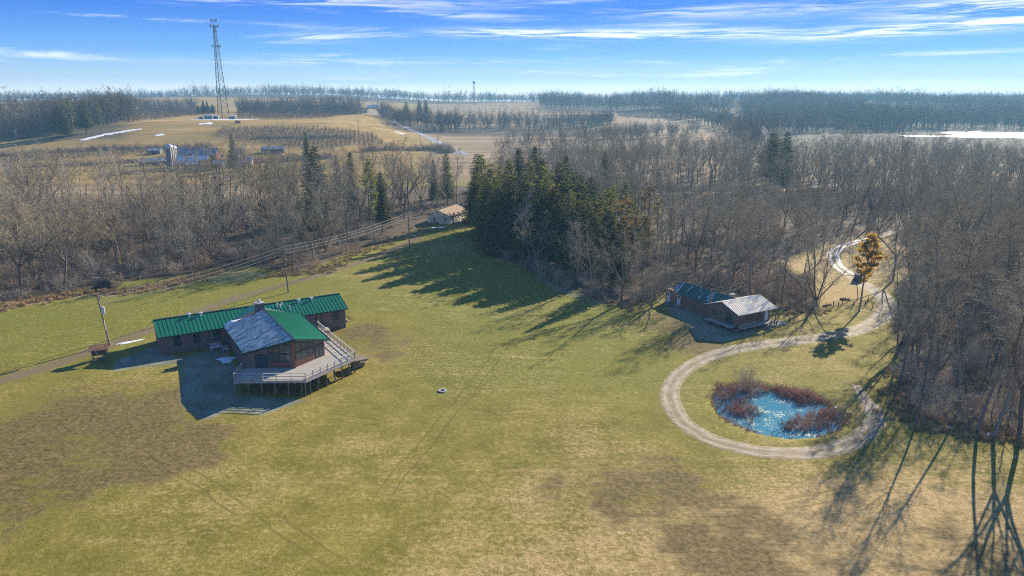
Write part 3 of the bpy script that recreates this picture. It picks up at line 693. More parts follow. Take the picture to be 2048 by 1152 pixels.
def snow_line(label, px, wd):
    l2 = smooth_line(gp(*px), 8); vs = []; rr = random.Random(len(label))
    for i, p in enumerate(l2):
        dv = l2[min(i + 1, len(l2) - 1)] - l2[max(i - 1, 0)]; dv = dv / np.linalg.norm(dv); nv = np.array([-dv[1], dv[0]]); ww = wd * rr.uniform(.25, 1.1) * min(1, .25 + i * .3, .25 + (len(l2) - 1 - i) * .3)
        for k in (-1, -.4, .4, 1): q = p + nv * ww * k; vs.append((q[0], q[1], float(Z(q[0], q[1])) + (.3 if abs(k) < .9 else -.02)))
    mb = MB(); mb.add(vs, [(i * 4 + k, i * 4 + k + 1, i * 4 + k + 5, i * 4 + k + 4) for i in range(len(l2) - 1) for k in range(3)]); tag(mb.build('snow_patch', SNOWM, None, True), label, 'snow', None, 'stuff')


snow_line('long thin white snow drift running diagonally up the golden field', ((159, 281), (185, 275), (210, 269), (235, 265), (258, 261), (283, 258)), 4.5)
snow_line('short snow drift on the golden field past the end of the long one', ((308, 272), (318, 270), (326, 268)), 4.0)

# shelter with notice boards
hp = (-65.3, 106.0); hut = thing('notice_shelter', 'small open shelter with rusty roof and notice boards beside the pole', 'shelter', (hp[0], hp[1], float(Z(*hp))), R(25))
for x in (-1.0, 1.0):
    for y in (-.8, .8): mb = MB(); mb.beam((x, y, -.2), (x, y, 2.05 + (y < 0) * -.1), .12, .12, (1, 0, 0)); mb.build('post', POSTW, hut)
mb = MB(); mb.slab([(-1.35, -1.15, 1.95), (1.35, -1.15, 1.95), (1.35, .35, 2.45), (-1.35, .35, 2.45)], .06); mb.slab([(-1.35, 1.15, 2.1), (1.35, 1.15, 2.1), (1.35, .35, 2.45), (-1.35, .35, 2.45)], .06); mb.build('roof', RUST, hut)
mb = MB(); mb.box(-1, .55, .55, 1, .6, 1.8); bd = mb.build('board', BROWNW, hut); mb = MB(); mb.box(-.97, -.6, .5, -.92, .5, 1.75); mb.build('side_board', BROWNW, hut)
for i, (x, z) in enumerate(((-.7, 1.1), (-.35, 1.35), (.0, 1.3), (.3, 1.35), (.65, 1.4), (-.6, .8))): mb = MB(); mb.box(x, .52, z, x + .22, .55, z + .32); mb.build('paper', WHITE, bd)
mb = MB(); mb.box(-1, -.7, .5, 1, -.63, .62); mb.box(-1, -.62, .0, .2, .5, .25); mb.build('shelf', POSTW, hut)

c = G(885, 782); wc = thing('well_cover', 'round concrete well cover with dark hatch lying alone in the lawn', 'well cover', c)
mb = MB(); mb.tube([(0, 0, -.1), (0, 0, .16)], .62, 20, True); mb.build('ring', CONC, wc); mb = MB(); mb.tube([(0.05, 0, .16), (.05, 0, .20)], .3, 14, True); mb.build('hatch', BLACK, wc)


def pole(name, px, py, top, label, h=None, lean=0.0):
    c = G(px, py); h = h or hgt(px, top, c[1]) - c[2]; t = thing(name, label, 'utility pole', c, 0, 'wooden utility poles')
    mb = MB(); mb.tube([(0, 0, -.5), (lean * .5, 0, h * .5), (lean, 0, h)], [.17, .15, .11], 9, True); mb.build('shaft', POSTW, t); return t, c, h


p1, c1, h1 = pole('utility_pole', 220, 690, 590, 'wooden utility pole with grey transformer standing over the notice shelter', lean=-.9)
mb = MB(); mb.tube([(-.05, -.4, 5.6), (-.05, -.4, 6.75)], .3, 12, True); mb.tube([(-.05, -.4, 6.75), (-.05, -.4, 6.85)], [.3, .12], 12, True); tr = mb.build('transformer', GALV, p1)
mb = MB(); mb.beam((-.4, -.12, 6.2), (-.4, -.3, 6.2), .1, .1); mb.build('bracket', BLACK, tr); mb = MB(); mb.beam((-.2, -.15, -.2), (-.3, -.15, 4.4), .08, .08, (1, 0, 0)); mb.build('conduit', GALV, p1)
mb = MB(); mb.beam((-.7, 0, 8.1), (-.4, .35, 8.1), .05, .05); mb.tube([(-.5, -.12, 7.9), (-.5, -.12, 8.1)], .05, 8, True); mb.build('insulator', GLASS, p1)
p2, c2, h2 = pole('utility_pole', 577, 585, 492, 'tall utility pole between the lodge roof and the dirt track', lean=-.35)
p3, c3, h3 = pole('utility_pole', 819, 497, 424, 'utility pole on the lawn in front of the white cottage')
p4, c4_, h4 = pole('utility_pole', 1419, 637, 578, 'short service pole rising in front of the cabin wall', 6.0)
for t_, h_ in ((p2, h2), (p3, h3)):
    for dz in (0.15, .9, 1.6): mb = MB(); mb.tube([(-.05, -.16, h_ - dz - .08), (-.05, -.16, h_ - dz + .1)], .05, 8, True); mb.build('insulator', GLASS, t_)
WIRE = simple('cable', (.30, .28, .25), .6)
hw = G(870, 441); ends = [(c1[0] - .9, c1[1], c1[2] + h1), (c2[0] - .35, c2[1], c2[2] + h2), (c3[0], c3[1], c3[2] + h3), (-12.0, 236.0, 8.5)]
for i, nm in enumerate(('from the shelter pole to the pole behind the lodge', 'from the pole behind the lodge to the cottage pole', 'from the cottage pole into the spruces')):
    for dz, lv in ((.15, 'topmost'), (.9, 'middle'), (1.6, 'lowest')):
        A = Vector(ends[i]) - Vector((0, 0, dz)); B = Vector(ends[i + 1]) - Vector((0, 0, dz if i < 2 else dz * 1.4)); sag = .018 * (B - A).length
        mb = MB(); mb.tube([A.lerp(B, k / 16) - Vector((0, 0, sag * 4 * (k / 16) * (1 - k / 16))) for k in range(17)], .035, 5)
        tag(mb.build('power_cable', WIRE), '%s cable running %s' % (lv, nm), 'cable', 'power cables')

# ------------------------------------------------------------------ the cabin on the right
cb0 = (39.0, 127.1); cbz = float(Z(41, 124)) + .05; CR = math.atan2(.49, .872)
cabin = thing('cabin', 'low brown cabin with patchy green roof and pale tin gable roof on stilts', 'cabin', (cb0[0], cb0[1], cbz), CR)
C3 = lambda p, a, z: (p, -a, z)
CE, CRG = 3.15, 4.75
mb = MB(); mb.box(.35, -3.7, .75, 9.0, 4.0, CE)                     # gabled front block
mb.add([C3(.35, 3.7, CE), C3(.35, -4.0, CE), C3(.35, 0, CRG - .2), C3(.5, 3.7, CE), C3(.5, -4.0, CE), C3(.5, 0, CRG - .2)], [(0, 2, 1), (3, 4, 5), (0, 3, 5, 2), (1, 2, 5, 4)]); mb.build('front_wall', BROWNW, cabin)
mb = MB(); mb.box(2.2, 3.95, -.2, 7.6, 17.6, 2.85); mb.build('wing_wall', BROWNW, cabin)
mb = MB(); mb.slab([C3(0, 0, CRG), C3(10.2, 0, CRG), C3(10.2, 4.45, CE), C3(0, 4.45, CE)], .1); mb.slab([C3(0, 0, CRG), C3(10.2, 0, CRG), C3(10.2, -4.45, CE), C3(0, -4.45, CE)], .1)
ribs(mb, C3(.05, 4.45, CE), C3(10.15, 4.45, CE), C3(.05, 0, CRG), C3(10.15, 0, CRG), .42, .05, .03); mb.build('tin_roof', TINW, cabin, label='pale frosted tin roof over the front block')
mb = MB(); wr_, we = 4.45, 2.75
mb.slab([C3(1.75, -3.9, we), C3(1.75, -14, we), C3(4.9, -15.2, wr_), C3(4.9, -1.2, wr_)], .1); mb.slab([C3(8.1, -3.9, we), C3(8.1, -17.8, we), C3(4.9, -16.8, wr_), C3(4.9, -1.2, wr_)], .1)
mb.slab([C3(1.75, -14, we), C3(2.9, -16.6, 3.3), C3(4.9, -16.8, wr_), C3(4.9, -15.2, wr_)], .1)
ribs(mb, C3(1.75, -4.2, we), C3(1.75, -14, we), C3(4.9, -4.2, wr_), C3(4.9, -15.2, wr_), .5, .05, .05); cr = mb.build('green_roof', GREENP, cabin, label='green metal roof with streaks of snow')
mb = MB()
for k in (0.15, .35, .55, .75): mb.beam(C3(1.8 + k * 1.2, -14.1 - k * 2.4, we + k * .55 + .06), C3(2.7 + k * 1.6, -14.4 - k * 1.6, we + .5 + k * .8 + .06), .1, .04)
mb.beam(C3(1.75, -14, we + .06), C3(4.9, -15.2, wr_ + .06), .12, .05); mb.build('hip_snow', SNOWM, cr)
mb = MB()
for k, (a, q) in enumerate(((-6.0, .95), (-6.6, .9), (-5.4, .6), (-12.2, .9), (-8.2, .40))):
    s0 = .35 if k % 2 else .12; mb = MB(); mb.beam(C3(1.75 + 3.15 * s0, a, we + 1.7 * s0 + .05), C3(1.75 + 3.15 * q, a - .1, we + 1.7 * q + .05), .16, .03); mb.build('snow_streak', SNOWM, cr)
mb = MB(); mb.tube([C3(4.0, -9.5, 3.9), C3(4.0, -9.5, 4.9)], .06, 8, True); mb.build('vent_pipe', WHITE, cr)
for a, p, z in ((-13.2, 2.2, .35), (-16.3, 2.2, .35)):
    mb = MB(); mb.box(p - .06, -a, z, p, -a + .95, z + 2.05); do = mb.build('door', WHITE, cabin, label='white door with small upper pane'); mb = MB(); mb.box(p - .075, -a + .25, z + 1.15, p - .06, -a + .7, z + 1.85); mb.build('pane', GLASS, do)
    mb = MB(); mb.box(p - .6, -a - .1, -.3, p, -a + 1.05, z - .02); mb.build('door_step', CONC, cabin)
window(cabin, C3(2.2, -4.6, 1.15), (0, -1, 0), -1.0 * -1.05, 1.35, bars=0, cross=1, nrm=(-1, 0, 0)) if False else window(cabin, C3(2.2, -5.6, 1.15), (0, -1, 0), 1.05, 1.4, bars=0, cross=1, nrm=(-1, 0, 0))
window(cabin, C3(.35, -2.2, 1.6), (0, -1, 0), .7, .8, bars=0, nrm=(-1, 0, 0)); window(cabin, C3(.35, 1.0, .8), (0, -1, 0), 1.85, 2.0, 'patio_door', bars=1, nrm=(-1, 0, 0), cross=0, gm=GLASS)
window(cabin, C3(5.6, 3.7, 1.6), (1, 0, 0), 1.3, .9, bars=1, nrm=(0, -1, 0)); window(cabin, C3(3.2, 3.7, 1.6), (1, 0, 0), 1.1, .9, bars=0, nrm=(0, -1, 0))
mb = MB(); mb.box(7.6, -3.76, .85, 8.5, -3.7, 2.85); mb.build('door', WHITE, cabin, label='white door at the top of the porch stairs')
mb = MB(); mb.box(-.9, -4.9, .6, .35, 3.2, .74); mb.box(-.9, -4.95, .6, 10.0, -3.72, .74); pc = mb.build('porch', WOOD, cabin)
for p, a in ((-.8, 4.8), (-.8, 2.4), (-.8, 0), (-.8, -2.5), (1.6, 4.8), (4, 4.8), (6.5, 4.8), (9.8, 4.8)): mb = MB(); mb.box(p - .1, -a - .1, -.6, p + .1, -a + .1, .6); mb.build('stilt', POSTW, pc)
mb = MB(); mb.box(.9, -3.7, -.4, 8.8, 3.6, .74); mb.build('skirting', DARKF, cabin)
mb = MB()
for i in range(4): mb.box(6.6 - i * .35, -4.95 - 1.1, -.4, 6.95 - i * .35, -4.97, .55 - i * .22)
mb.build('stairs', WOOD, pc); railing([C3(5.4, 6.05, -.2), C3(6.9, 6.05, .6), C3(9.9, 5.0, .72)], .95, 1.4, 'stair_railing', pc, POSTW)
for p, a in ((9.9, 4.35), (9.9, 0)): mb = MB(); mb.beam(C3(p, a, -.4), C3(p, a, CE), .14, .14, (1, 0, 0)); mb.build('roof_post', POSTW, cabin)
mb = MB(); mb.beam(C3(1.2, 4.7, 1.35), C3(4.4, 4.7, 1.35), .2, .08); mb.beam(C3(1.4, 4.7, .74), C3(1.4, 4.7, 1.35), .1, .1); mb.beam(C3(4.2, 4.7, .74), C3(4.2, 4.7, 1.35), .1, .1); mb.build('porch_rail', RAILW, pc)
mb = MB(); mb.tube([C3(.75, 4.62, 1.25), C3(.75, 4.70, 1.25)], .36, 18, True); tag(mb.build('round_table_top', simple('orange_wood', (.5, .27, .11), .6)), 'round orange wooden disc leaning on the cabin porch', 'disc'); bpy.data.objects['round_table_top'].parent = None
o = bpy.data.objects['round_table_top']; o.matrix_world = Matrix.Translation((cb0[0], cb0[1], cbz)) @ Matrix.Rotation(CR, 4, 'Z')
c = G(1551, 648); sl = MB(); sl.box(-2.2, -1.0, -.2, 2.2, 1.0, .12); o = sl.build('concrete_slab', CONC); o.location = c; o.rotation_euler = (0, 0, CR); tag(o, 'bare pale concrete slab beside the cabin porch stairs', 'slab')

# ------------------------------------------------------------------ the white cottage at the top of the lawn
hx, hy = -20.4, 231.6; HZ0 = float(Z(hx, hy)); HRr = math.atan2(.938, .346)
cot = thing('cottage', 'small cream boarded cottage with brown shingle roof at the top of the lawn', 'house', (hx, hy, HZ0), HRr)
mb = MB(); mb.box(0, 0, -.8, 14, 8.2, 2.7)
for x in (0, 13.85): mb.add([(x, 0, 2.7), (x + .15, 0, 2.7), (x + .15, 8.2, 2.7), (x, 8.2, 2.7), (x, 4.1, 4.35), (x + .15, 4.1, 4.35)], [(0, 1, 5, 4), (4, 5, 2, 3), (0, 4, 3), (1, 2, 5)])
mb.build('wall', CREAM, cot)
mb = MB(); mb.slab([(-.4, -.45, 2.7), (14.4, -.45, 2.7), (14.4, 4.1, 4.6), (-.4, 4.1, 4.6)], .14); mb.slab([(-.4, 8.65, 2.7), (14.4, 8.65, 2.7), (14.4, 4.1, 4.6), (-.4, 4.1, 4.6)], .14); mb.build('roof', SHINGLE, cot)
for y, h in ((1.3, 1.35), (5.2, 1.35)): window(cot, (0, y + .95, 1.0), (0, -1, 0), .95, h, bars=0, cross=1, nrm=(-1, 0, 0), fm=WHITE)
for x in (1.4, 4.2, 6.3, 9.0): window(cot, (x, 0, .9), (1, 0, 0), 1.0, 1.3, bars=0, cross=1, nrm=(0, -1, 0), fm=WHITE)
mb = MB(); mb.box(2.9, -.05, .2, 3.75, 0, 2.25); mb.build('door', WHITE, cot)
mb = MB(); mb.box(2.2, -2.4, .1, 12, -.02, .22); cd = mb.build('porch', WOOD, cot)
for x in (2.3, 5.5, 8.7, 11.9): mb = MB(); mb.box(x - .07, -2.35, -1.2, x + .07, -2.2, .1); mb.build('porch_post', POSTW, cd)
railing([(2.2, -.2, .22), (2.2, -2.35, .22), (12, -2.35, .22)], .95, 1.6, 'railing', cd, simple('yellow_timber', (.5, .38, .2), .8))
mb = MB()
for i in range(3): mb.box(-.5 - i * .0, 4.6, -.6, -.02, 5.6, .2)
mb.build('back_step', CONC, cot); railing([(-.1, 4.4, .1), (-1.3, 4.4, .1), (-1.3, 6.2, .1)], .9, .9, 'step_railing', cot, POSTW)

# ------------------------------------------------------------------ vegetation
def bark(name, cols, rough=.9, upper=None, vary=.5, scale=2.0):
    """bark whose shade differs from tree to tree"""
    m, t, out = mat(name); rnd = t.n('ShaderNodeObjectInfo', out='Random') if False else t.n('ShaderNodeObjectInfo').node.outputs['Random']
    cr = t.n('ShaderNodeValToRGB', {0: rnd}).node; e = cr.color_ramp.elements; e[0].color = c4(cols[0]); e[1].color = c4(cols[-1])
    for i, c in enumerate(cols[1:-1]): x = e.new((i + 1) / (len(cols) - 1)); x.color = c4(c)
    co = t.n('ShaderNodeTexCoord', out=3); n = t.noise(t.n('ShaderNodeMapping', {'Vector': co, 'Scale': (1, 1, .35)}), scale, 4, .65)
    k = t.mix(t.math('MULTIPLY', t.step(n, .3, .7), vary), cr.outputs[0], t.mix(.62, cr.outputs[0], (.03, .025, .02)))
    if upper:
        z = t.n('ShaderNodeSeparateXYZ', {0: co}).node.outputs[2]; k = t.mix(t.step(t.math('ADD', z, t.math('MULTIPLY', n, 8.0)), upper[0], upper[1]), k, upper[2])
    finish(t, out, k, rough, .15); return m


BARK = bark('bark', [(.13, .108, .078), (.25, .21, .15), (.18, .15, .11), (.33, .285, .215)])
TWIG = bark('twigs', [(.34, .275, .155), (.48, .405, .25), (.38, .285, .155), (.53, .465, .32), (.40, .345, .205)], vary=.3)
PALEBARK = bark('pale_bark', [(.30, .27, .22), (.38, .35, .30)], upper=(8, 15, (.66, .63, .57)))
PALETWIG = bark('pale_twigs', [(.42, .39, .33), (.50, .46, .40)], vary=.2)
MOSSBARK = bark('mossy_bark', [(.10, .105, .05), (.13, .12, .06)])
SHRUB = bark('shrub_twigs', [(.38, .275, .175), (.50, .405, .275), (.43, .285, .175), (.54, .46, .33), (.39, .33, .25)], vary=.3)
REEDM = bark('dead_reeds', [(.32, .15, .09), (.64, .40, .25), (.42, .21, .13), (.55, .32, .20), (.74, .56, .38), (.46, .24, .15)], vary=.3, scale=1.2)
STRAWM = bark('straw', [(.46, .31, .14), (.62, .45, .22), (.36, .24, .12)], vary=.4)


def foliage(name, cols):
    m, t, out = mat(name); rnd = t.n('ShaderNodeObjectInfo').node.outputs['Random']
    co = t.n('ShaderNodeTexCoord', out=3); n = t.noise(co, .9, 4, .7)
    k = t.mix(t.step(t.math('ADD', t.math('MULTIPLY', n, .8), t.math('MULTIPLY', rnd, .25)), .36, .72), cols[0], cols[1])
    d_ = t.n('ShaderNodeBsdfDiffuse', {'Color': k}); tr = t.n('ShaderNodeBsdfTranslucent', {'Color': k})
    t.t.links.new(t.n('ShaderNodeMixShader', {0: .6, 1: d_, 2: tr}), out.inputs['Surface']); return m


SPRUCE = foliage('spruce_needles', ((.072, .095, .026), (.31, .30, .08))); DARKSP = foliage('dark_spruce_needles', ((.036, .058, .024), (.13, .15, .05)))
OLIVE = foliage('olive_pine_needles', ((.075, .08, .018), (.20, .175, .045))); GOLDN = foliage('golden_needles', ((.40, .24, .03), (.70, .46, .08)))
RUSTN = foliage('rusty_needles', ((.11, .09, .028), (.25, .18, .06)))


def grow(mb, rr, p, d, L, r0, r1, n, wob, trop, sides):
    pts = [p.copy()]; q = p.copy(); d = d.normalized(); rad = [r0]; ds = [d.copy()]
    for i in range(n):
        d = (d + Vector((rr.gauss(0, wob), rr.gauss(0, wob), rr.gauss(0, wob * .7) + trop))).normalized(); q = q + d * (L / n); pts.append(q.copy()); rad.append(r0 + (r1 - r0) * (i + 1) / n); ds.append(d.copy())
    mb.tube(pts, rad, sides); return pts, rad, ds


def along(pts, rad, ds, t):
    x = t * (len(pts) - 1); i = min(int(x), len(pts) - 2); f = x - i; return pts[i].lerp(pts[i + 1], f), rad[i] + (rad[i + 1] - rad[i]) * f, ds[i + 1]


def deflect(rr, d, ang, az):
    a = d.cross(Vector((0, 0, 1)));
    if a.length < .05: a = Vector((1, 0, 0))
    a.normalize(); b = a.cross(d).normalized(); return (d * math.cos(ang) + (a * math.cos(az) + b * math.sin(az)) * math.sin(ang)).normalized()


TK = {  # leaders, trunk share, limb range, limb count, limb length, limb angle, sub counts, trunk radius
    'tall': (1, .95, .28, 16, .36, (32, 58), (6, 5, 4), .0105), 'slim': (1, .97, .45, 14, .24, (28, 52), (5, 5, 4), .0080), 'spread': (5, .2, .18, 8, .36, (35, 62), (5, 5, 4), .019),
    'vase': (4, .3, .22, 9, .30, (26, 52), (5, 5, 4), .014), 'round': (7, .10, .2, 8, .42, (30, 60), (6, 5, 4), .016), 'far': (3, .16, .12, 9, .32, (28, 55), (5, 4, 0), .014), 'sapling': (1, .95, .2, 11, .28, (25, 50), (4, 3, 0), .009)}


def bare_tree(seed, H, kind, tw=1.0):
    rr = random.Random(seed); T = MB(); Cw = MB(); nl, ts, t0, nb, ll, an, sub, tr = TK[kind]; r = H * tr
    up = Vector((rr.gauss(0, .04), rr.gauss(0, .04), 1)); tips = []
    if nl == 1: stems = [grow(T, rr, Vector((0, 0, -.3)), up, H * ts, r, .03, 9, .045, .02, 7)]
    else:
        base = grow(T, rr, Vector((0, 0, -.3)), up, H * ts, r, r * .8, 3, .04, .02, 8); stems = []
        for k in range(nl):
            az_ = 2 * math.pi * (k + rr.random() * .6) / nl; d = deflect(rr, Vector((0, 0, 1)), R(rr.uniform(12, 42) if kind != 'spread' else rr.uniform(22, 58)), az_)
            stems.append(grow(T, rr, base[0][-1] - Vector((0, 0, rr.random() * H * .03)), d, H * (1 - ts) * rr.uniform(.8, 1.1), r * rr.uniform(.45, .68), .025, 8, .09, .045, 6))
    mn = .0135 * tw
    for st in stems:
        for k in range(nb):
            t = t0 + (1 - t0) * (k + rr.random()) / nb
            if t > .99: continue
            p, pr_, d = along(*st, t); f = (t - t0) / (1 - t0); L = H * ll * (1 - .62 * f) * rr.uniform(.6, 1.15)
            if nl > 1: L *= .75
            l1 = grow(T, rr, p, deflect(rr, d, R(rr.uniform(*an)), k * 2.4 + rr.random()), L, max(pr_ * .55, .03), .018, 5, .13, .07, 4)
            for j in range(sub[0]):
                t2 = .22 + .78 * (j + rr.random()) / sub[0]; p, pr2, d = along(*l1, min(t2, .99))
                l2 = grow(Cw, rr, p, deflect(rr, d, R(rr.uniform(25, 60)), j * 2.4 + rr.random() * 2), L * .5 * (1.1 - .5 * t2) * rr.uniform(.6, 1.2), max(pr2 * .6, .02 * tw), mn * .8, 3, .14, .06, 3)
                for i in range(sub[1]):
                    t3 = .2 + .8 * (i + rr.random()) / sub[1]; p, pr3, d = along(*l2, min(t3, .99)); l3L = L * .27 * rr.uniform(.5, 1.2)
                    l3 = grow(Cw, rr, p, deflect(rr, d, R(rr.uniform(25, 60)), i * 2.4 + rr.random() * 2), l3L, mn, mn * .7, 2, .15, .06, 3)
                    for h in range(sub[2]):
                        p, _, d = along(*l3, .3 + .69 * rr.random()); q = p + deflect(rr, d, R(rr.uniform(25, 60)), rr.random() * 6.28) * l3L * rr.uniform(.35, .8)
                        s = Vector((rr.gauss(0, 1), rr.gauss(0, 1), rr.gauss(0, .4))).normalized() * mn * .85; Cw.add([p - s, p + s, q + s * .6, q - s * .6], [(0, 1, 2, 3)])
    return T, Cw


def spruce(seed, H, wid=.17, dens=1.0, bare=.04, droop=.35, tuft=.62):
    rr = random.Random(seed); T = MB(); N = MB(); T.tube([(0, 0, -.3), (0, 0, H * .5), (0, 0, H)], [H * .013, H * .008, .02], 7); z = H * bare
    while z < H * .985:
        f = (z / H - bare) / (1 - bare); rad = H * wid * (1 - f) ** .68 * (.55 + .45 * min(1, f * 7)) + .12; nb = max(4, int((5 + 4 * (1 - f)) * dens))
        for k in range(nb):
            az_ = 6.283 * (k + rr.random()) / nb; L = rad * rr.uniform(.62, 1.18); up0 = .38 * f + rr.uniform(-.1, .14) - .05; c, s = math.cos(az_), math.sin(az_); prev = None; n = max(2, int(L / .42)); pts = []
            for i in range(n + 1):
                u = i / n; rl = L * u; zz = z + rl * up0 - droop * L * u * u * (1 - f * .7) + rr.gauss(0, .05); pts.append(Vector((c * rl, s * rl, zz)))
            T.tube(pts[:: max(1, n // 2)] if n > 3 else pts, .025, 3)
            for i in range(1, n + 1):
                p = pts[i]; dv = (pts[i] - pts[i - 1]).normalized(); sv = Vector((-s, c, 0)); u = i / n
                for sg in (-1, 1):
                    if rr.random() < .1: continue
                    ln = tuft * (1.15 - .55 * u) * min(1.0, .45 + L / 3) * rr.uniform(.6, 1.25); e = (dv * rr.uniform(.4, .8) + sv * sg * rr.uniform(.6, 1) + Vector((0, 0, rr.uniform(-.55, .1)))).normalized(); wv = e.cross(Vector((0, 0, 1)) + sv * rr.gauss(0, .5)).normalized() * .19 * tuft / .6
                    N.add([p - wv * .6, p + wv * .6, p + e * ln * .6 + wv, p + e * ln, p + e * ln * .6 - wv], [(0, 1, 2, 3, 4)])
                if rr.random() < .65:
                    e = Vector((c * .25 + rr.gauss(0, .2), s * .25 + rr.gauss(0, .2), -1)).normalized(); wv = (sv * rr.choice((-1, 1)) + dv * rr.gauss(0, .4)).normalized() * .13; ln = tuft * .7 * rr.uniform(.5, 1.1)
                    N.add([p - wv, p + wv, p + e * ln], [(0, 1, 2)])
        z += rr.uniform(.30, .48) * (1 if H > 10 else .7) / dens ** .5
    return T, N


def pine(seed, H, bare=.4, wid=.2, nb=46, tufts=1.0):
    rr = random.Random(seed); T = MB(); N = MB(); st = grow(T, rr, Vector((0, 0, -.3)), Vector((rr.gauss(0, .03), rr.gauss(0, .03), 1)), H, H * .013, .04, 9, .03, .02, 7)
    for k in range(nb):
        t = bare + (1 - bare) * ((k + rr.random()) / nb) ** .9; t = min(t, .985); p, r_, d = along(*st, t); f = (t - bare) / (1 - bare)
        L = H * wid * (.35 + 1.25 * f if f < .4 else 1.0 - .8 * (f - .4) / .6) * rr.uniform(.5, 1.2); l1 = grow(T, rr, p, deflect(rr, Vector((0, 0, 1)), R(rr.uniform(62, 98) - 25 * f), rr.random() * 6.28), L, max(.03, r_ * .35), .02, 4, .12, .05, 4)
        for j in range(max(3, int(L * 3.2 * tufts))):
            q, _, d = along(*l1, min(.99, .3 + .7 * rr.random() ** .7)); q = q + Vector((rr.gauss(0, .22), rr.gauss(0, .22), rr.gauss(0, .12)))
            for i in range(9):
                e = (d * .5 + Vector((rr.gauss(0, .7), rr.gauss(0, .7), rr.gauss(.25, .5)))).normalized(); wv = e.cross(Vector((rr.random() - .5, rr.random() - .5, rr.random() - .5))).normalized() * .055; ln = rr.uniform(.28, .6)
                N.add([q - wv * .5, q + wv * .5, q + e * ln + wv, q + e * ln - wv], [(0, 1, 2, 3)])
    return T, N


def shrub(seed, H, n=26, spread=.5):
    rr = random.Random(seed); S = MB()
    for k in range(n):
        az_ = rr.random() * 6.283; d = deflect(rr, Vector((0, 0, 1)), R(rr.uniform(5, 55) * spread * 1.6), az_); p = Vector((rr.gauss(0, .3) * H * .25, rr.gauss(0, .3) * H * .25, -.05))
        l = grow(S, rr, p, d, H * rr.uniform(.55, 1.1), .016, .009, 4, .13, .06, 3)
        for j in range(7):
            q, _, dd = along(*l, .2 + .78 * rr.random()); e = q + deflect(rr, dd, R(rr.uniform(20, 60)), rr.random() * 6.28) * H * rr.uniform(.14, .34); s = Vector((rr.gauss(0, 1), rr.gauss(0, 1), rr.gauss(0, .4))).normalized() * .012
            S.add([q - s, q + s, e + s * .6, e - s * .6], [(0, 1, 2, 3)])
            if rr.random() < .7:
                m_ = q.lerp(e, .5); e2 = m_ + deflect(rr, (e - q).normalized(), R(rr.uniform(25, 55)), rr.random() * 6.28) * H * .14; S.add([m_ - s, m_ + s, e2 + s * .6, e2 - s * .6], [(0, 1, 2, 3)])
    return S


PROTO = {}


def proto(key, fn, tm, cm, smooth=True):
    T, C_ = fn(); PROTO[key] = (T.mesh(key + '_trunk', tm, smooth), C_.mesh(key + '_crown', cm))


HT = {}
for i, k in enumerate(('tall', 'tall', 'tall', 'tall', 'slim', 'slim', 'slim', 'vase', 'vase', 'vase', 'spread', 'spread', 'round')):
    HT['%s%d' % (k, i)] = 20.0; proto('%s%d' % (k, i), lambda i=i, k=k: bare_tree(100 + i, 20.0, k), BARK, TWIG)
for i in range(3): proto('pale%d' % i, lambda i=i: bare_tree(300 + i, 20.0, 'slim' if i else 'tall'), PALEBARK, PALETWIG if i == 2 else TWIG)
proto('ghost', lambda: bare_tree(330, 20.0, 'tall'), PALEBARK, PALETWIG); proto('mossy', lambda: bare_tree(331, 20.0, 'spread'), MOSSBARK, TWIG)
for i, (wd, dn) in enumerate(((.19, 1.25), (.21, 1.3), (.23, 1.15))): proto('spruce%d' % i, lambda i=i, wd=wd, dn=dn: spruce(400 + i, 22.0, wd, dn, .06 + .06 * i), BARK, SPRUCE)
for i in range(2): proto('darkspruce%d' % i, lambda i=i: spruce(410 + i, 22.0, .19, 1.35, .03), BARK, DARKSP)
proto('olive0', lambda: spruce(420, 20.0, .22, 1.1, .2, .15, .8), BARK, OLIVE); proto('olive1', lambda: pine(421, 20.0, .35, .17, 60), BARK, OLIVE)
proto('rust0', lambda: pine(430, 18.0, .4, .18, 50, .8), BARK, RUSTN); proto('gold', lambda: pine(431, 15.0, .40, .21, 48, 2.4), BARK, GOLDN)
proto('mixpine', lambda: pine(432, 22.0, .3, .16, 70, 1.1), BARK, SPRUCE)
PH = {'rust0': 18.0, 'gold': 15.0, 'mixpine': 22.0}
for k in PROTO:
    if k.startswith(('spruce', 'darkspruce')): PH[k] = 22.0
RND = random.Random(7); PLACED = []


def tree(key, xyz, H, name, label, cat='tree', group=None, rz=None, sx=1.0, lean=(0, 0)):
    k = H / PH.get(key, 20.0); o = bpy.data.objects.new(name, None); COL.objects.link(o); o.empty_display_size = .2
    o.location = xyz; o.rotation_euler = (lean[0], lean[1], RND.random() * 6.283 if rz is None else rz); o.scale = (k * sx, k * sx, k)
    for nm, m_ in zip(('trunk', 'crown'), PROTO[key]): c = bpy.data.objects.new(nm, m_); COL.objects.link(c); c.parent = o
    PLACED.append((xyz[0], xyz[1])); return tag(o, label, cat, group)


def bytop(px, py, y, **kw):
    r = ray(px, py); x = r[0] * y / r[1]; z = float(Z(x, y)); return (x, y, z), hgt(px, py, y) - z

